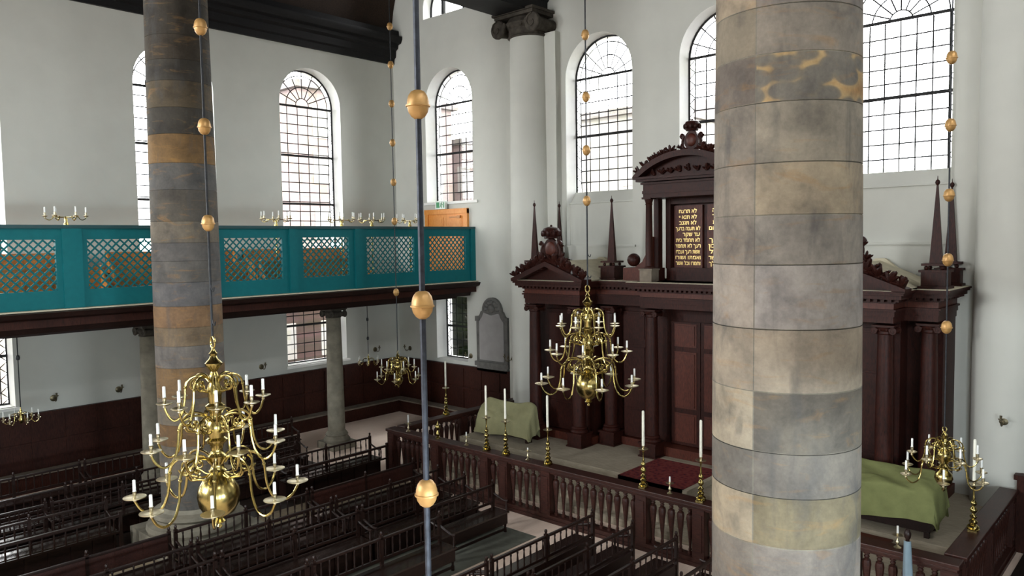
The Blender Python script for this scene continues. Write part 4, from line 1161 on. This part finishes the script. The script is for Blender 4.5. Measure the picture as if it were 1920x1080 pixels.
# wall sconces ---------------------------------------------------------------
def sconce(loc, rz, label):
    t = thing('wall_sconce', label, 'sconce', loc, rz, 'small brass wall sconces')
    MB().lathe([(0, 0), (.09, .0), (.09, .012), (.06, .025), (.03, .03), (.03, .05), (0, .05)], 14, 0, 0, 0, 'x').build('wall_plate', M['dull'], t)
    a = MB().tube(smoothpts([(.03, 0, 0), (.12, 0, -.06), (.22, 0, -.05), (.27, 0, .03)], 5), .012, 6).build('arm', M['dull'], t)
    MB().lathe(pan_mesh(.055), 12).build('drip_pan', M['dull'], a, loc=(.27, 0, .08))
    return t
s0 = sconce((0, -12.26, 2.36), 0, 'small brass sconce on the wall beside the low window cut by the picture edge')
for loc, rz, lab in (((0, -10.55, 2.34), 0, 'small brass sconce on the wall before the grey column hidden by the banded column'), ((0, -5.97, 2.4), 0, 'small brass sconce on the wall between the big chandelier and the low window'),
                     ((0, -1.21, 2.44), 0, 'small brass sconce on the gallery-side wall near the room corner'), ((.62, 0, 2.4), -PI/2, 'small brass sconce on the end wall nearest the room corner'),
                     ((3.97, 0, 2.4), -PI/2, 'small brass sconce between the dark low window and the memorial stone'), ((6.02, 0, 2.45), -PI/2, 'small brass sconce just beside the memorial stone, below the half column'),
                     ((6.62, -.70, 2.62), -PI/2-.6, 'small brass sconce on the half column next to the ark'), ((20.47, -.93, 2.63), -PI/2, 'small brass sconce on the pale half column above the green covered seat')):
    copy_tree(s0, loc, rz, lab)

# oak pews in the gallery ------------------------------------------------------
def pew(x, y1, L, z, label, rz=0):
    t = thing('gallery_pew', label, 'pew', (x, y1-L, z), 0, 'honey coloured pews behind the gallery lattice')
    MB().box(.03, 0, .42, .42, L, .46).build('seat', M['honey'], t, smooth=0)
    b = MB().box(0, 0, .1, .03, L, 1.0).box(-.01, 0, 1.0, .06, L, 1.05)
    n = int(L/.6)
    for i in range(n+1): b.box(.03, max(0, L*i/n-.03), .46, .045, min(L, L*i/n+.03), 1.0)
    b.build('back', M['honey'], t, smooth=0)
    MB().box(.36, .04, 0, .4, L-.04, .42).build('front_board', M['honey'], t, smooth=0)
    for y in (0, L-.04): MB().prism([(0, 0), (.44, 0), (.44, .62), (.3, .66), (.1, 1.08), (0, 1.08)], y, y+.04, 'y').build('bench_end', M['honey'], t, smooth=0)
    return t
struct(MB().box(0, -16, 4.95, .95, -.9, 5.3).build('floor_gallery_step', M['honey'], smooth=0))
for r, (x, z) in enumerate(((.15, 5.3), (1.25, 4.95), (2.35, 4.95))):
    for q, (y, L) in enumerate(((-2.7 if r < 2 else -3.4, 3.9), (-6.9 if r < 2 else -7.6, 3.9), (-11.7, 4.2))):
        pew(x, y, L, z, 'honey oak pew behind the gallery lattice, %s row from the windows, %s from the door' % (ORD[r], ORD[q]))

# ------------------------------------------------------------------ outside
def house(name, label, x0, y0, x1, y1, h, mat, face, wz, ws=1.1):
    """town house; face = side towards the hall ('+x', '-y') that carries windows"""
    cx, cy = (x0+x1)/2, (y0+y1)/2
    t = thing(name, label, 'house', (cx, cy, -2))
    o = MB().box(x0-cx, y0-cy, 0, x1-cx, y1-cy, h+2).build('wall', M[mat], t, smooth=0)
    MB().box(x0-cx-.3, y0-cy-.3, h+2, x1-cx+.3, y1-cy+.3, h+2.35).prism([(y0-cy, h+2.35), (y1-cy, h+2.35), (0, h+3.2)], x0-cx, x1-cx, 'x').build('roof', M['rooft'], t, smooth=0)
    wm = None
    for z in wz:
        n = int(((y1-y0) if face == '+x' else (x1-x0))/2.4)
        for i in range(n):
            f = (i+.5)/n
            if face == '+x': loc = (x1-cx, (y0-cy)+(y1-y0)*f, z+2)
            else: loc = ((x0-cx)+(x1-x0)*f, y0-cy, z+2)
            if wm is None:
                wm = MB().box(-.05, -ws/2, -.8, .03, ws/2, .8) if face == '+x' else MB().box(-ws/2, -.03, -.8, ws/2, .05, .8)
                w = wm.build('window', M['stucco'], t, smooth=0)
            else:
                w = w.copy(); COL.objects.link(w); w.parent = t
            w.location = loc
    return t
house('brick_house', 'pink brick town house seen washed out through the tall gallery window', -20, 2.2, -10, 12.5, 14.2, 'pinkbrick', '+x', (1.5, 4.5, 7.5, 10.3, 12.6))
house('shaded_house_foot', 'added dark brick block for shaded lower house, seen through the low window under the gallery', -9.5, -9.5, -6.5, 2.5, 4.6, 'shadebrick', '+x', (2.2,))  # added block, stands in for the less lit lower part of the house
house('brick_house', 'pale brick town house seen through the end wall window over the orange door', -20, 14, -9.2, 24, 12.4, 'pinkbrick', '-y', (7.5, 10.3))
house('stucco_house', 'pale plastered house seen washed out through the window behind the chandelier rod', -6.0, 14, 3.0, 24, 12.8, 'stucco', '-y', (7.5, 10.0), .9)
hd = MB(); rnd = random.Random(3)
hd.box(-1.2, 3.3, -2, 4.6, 4.2, 4.9)
for i in range(260):
    hd.ellipsoid((2+rnd.uniform(-3.5, 2.5), 3.4+rnd.uniform(-.5, .7), rnd.uniform(-.5, 5.4)), rnd.uniform(.4, .7), rnd.uniform(.3, .5), rnd.uniform(.35, .6), None, 7, 5)
tag(hd.build('hedge', M['hedge']), 'dark green hedge outside the low window of the end wall', 'hedge')
struct(MB().box(-60, -60, -2.3, 60, 60, -2.0).build('ground_outside', M['yard'], smooth=0))

# ------------------------------------------------------------------ light
w = bpy.data.worlds.new('overcast_sky'); S.world = w; w.use_nodes = True
SKY = 13.5
bg = w.node_tree.nodes['Background']; bg.inputs[0].default_value = (.96, .985, 1.0, 1); bg.inputs[1].default_value = SKY
def area(name, loc, rot, sx, sy, power=None, portal=False, col=(.97, .985, 1.0)):
    l = bpy.data.lights.new(name, 'AREA'); l.shape = 'RECTANGLE'; l.size = sx; l.size_y = sy; l.color = col
    if portal: l.cycles.is_portal = True
    else: l.energy = power
    o = bpy.data.objects.new(name, l); COL.objects.link(o); o.location = loc; o.rotation_euler = rot; return o
for c in UPL:
    area('sky_portal', (-.84, c, 9.45), (0, -PI/2, 0), 6.4, 2.5, portal=True)
    area('sky_portal', (-.84, c, 3.45), (0, -PI/2, 0), 2.4, 2.5, portal=True)
for c in WX: area('sky_portal', (c, .84, 10.35), (-PI/2, 0, 0), 2.5, 4.9, portal=True)
area('sky_portal', (3.0, .84, 3.35), (-PI/2, 0, 0), 1.7, 2.4, portal=True)
area('sky_portal', (3.02, .84, 15.4), (-PI/2, 0, 0), 2.5, 1.6, portal=True)
# daylight from the windows in the walls behind and beside the camera
PRU, PRL, PBU, PLR, PLB = 60, 950, 2300, 450, 280
for y in (-3.7, -8.6, -14.4):
    area('daylight_window', (XR-.05, y, 9.6), (0, PI/2, 0), 6.0, 2.4, PRU)
for y in (-15.0, -20.0, -25.0):
    area('daylight_window', (XR-.05, y, 3.2), (0, PI/2-.12, 0), 1.9, 2.4, PRL, col=(.80, .93, 1.0))
for x in (2.5, 9.2):  # unseen back windows: lamps shifted toward the left wall to graze it
    area('daylight_window', (x, YB+.05, 10.3), (PI/2, 0, 0), 2.4, 5.0, PBU)
for y in (-8.6, -14.4, -19.9):
    area('daylight_lunette', (XR-.05, y, 15.6), (0, PI/2-.55, 0), 1.5, 2.4, PLR)
for x in (9.6, 13.8, 18.0):
    area('daylight_lunette', (x, YB+.05, 15.6), (PI/2-.55, 0, 0), 2.4, 1.5, PLB)

# ------------------------------------------------------------------ camera
YW, PT, RL, FL = 0.73782, 0.061189, 0.015128, 1447.68
f = Vector((-math.sin(YW)*math.cos(PT), math.cos(YW)*math.cos(PT), -math.sin(PT)))
rt = Vector((math.cos(YW), math.sin(YW), 0)); dn = f.cross(rt)
r2 = rt*math.cos(RL)+dn*math.sin(RL); d2 = -rt*math.sin(RL)+dn*math.cos(RL)
cam = bpy.data.cameras.new('camera'); co = bpy.data.objects.new('camera', cam); COL.objects.link(co)
Mx = Matrix((( r2.x, -d2.x, -f.x, 23.57), (r2.y, -d2.y, -f.y, -19.32), (r2.z, -d2.z, -f.z, 6.5), (0, 0, 0, 1)))
co.matrix_world = Mx
cam.sensor_width = 36; cam.lens = 36*FL/1920; cam.clip_end = 300; cam.clip_start = .05
S.camera = co
S.view_settings.view_transform = 'Standard'; S.view_settings.look = 'None'; S.view_settings.gamma = 1
S.view_settings.use_curve_mapping = False
S.view_settings.exposure = 0.13
cy = S.cycles
cy.use_denoising = True; cy.max_bounces = 7; cy.diffuse_bounces = 4; cy.glossy_bounces = 4; cy.transparent_max_bounces = 8; cy.transmission_bounces = 2
cy.caustics_reflective = False; cy.caustics_refractive = False; cy.sample_clamp_indirect = 24
cy.use_adaptive_sampling = True; cy.adaptive_threshold = .02
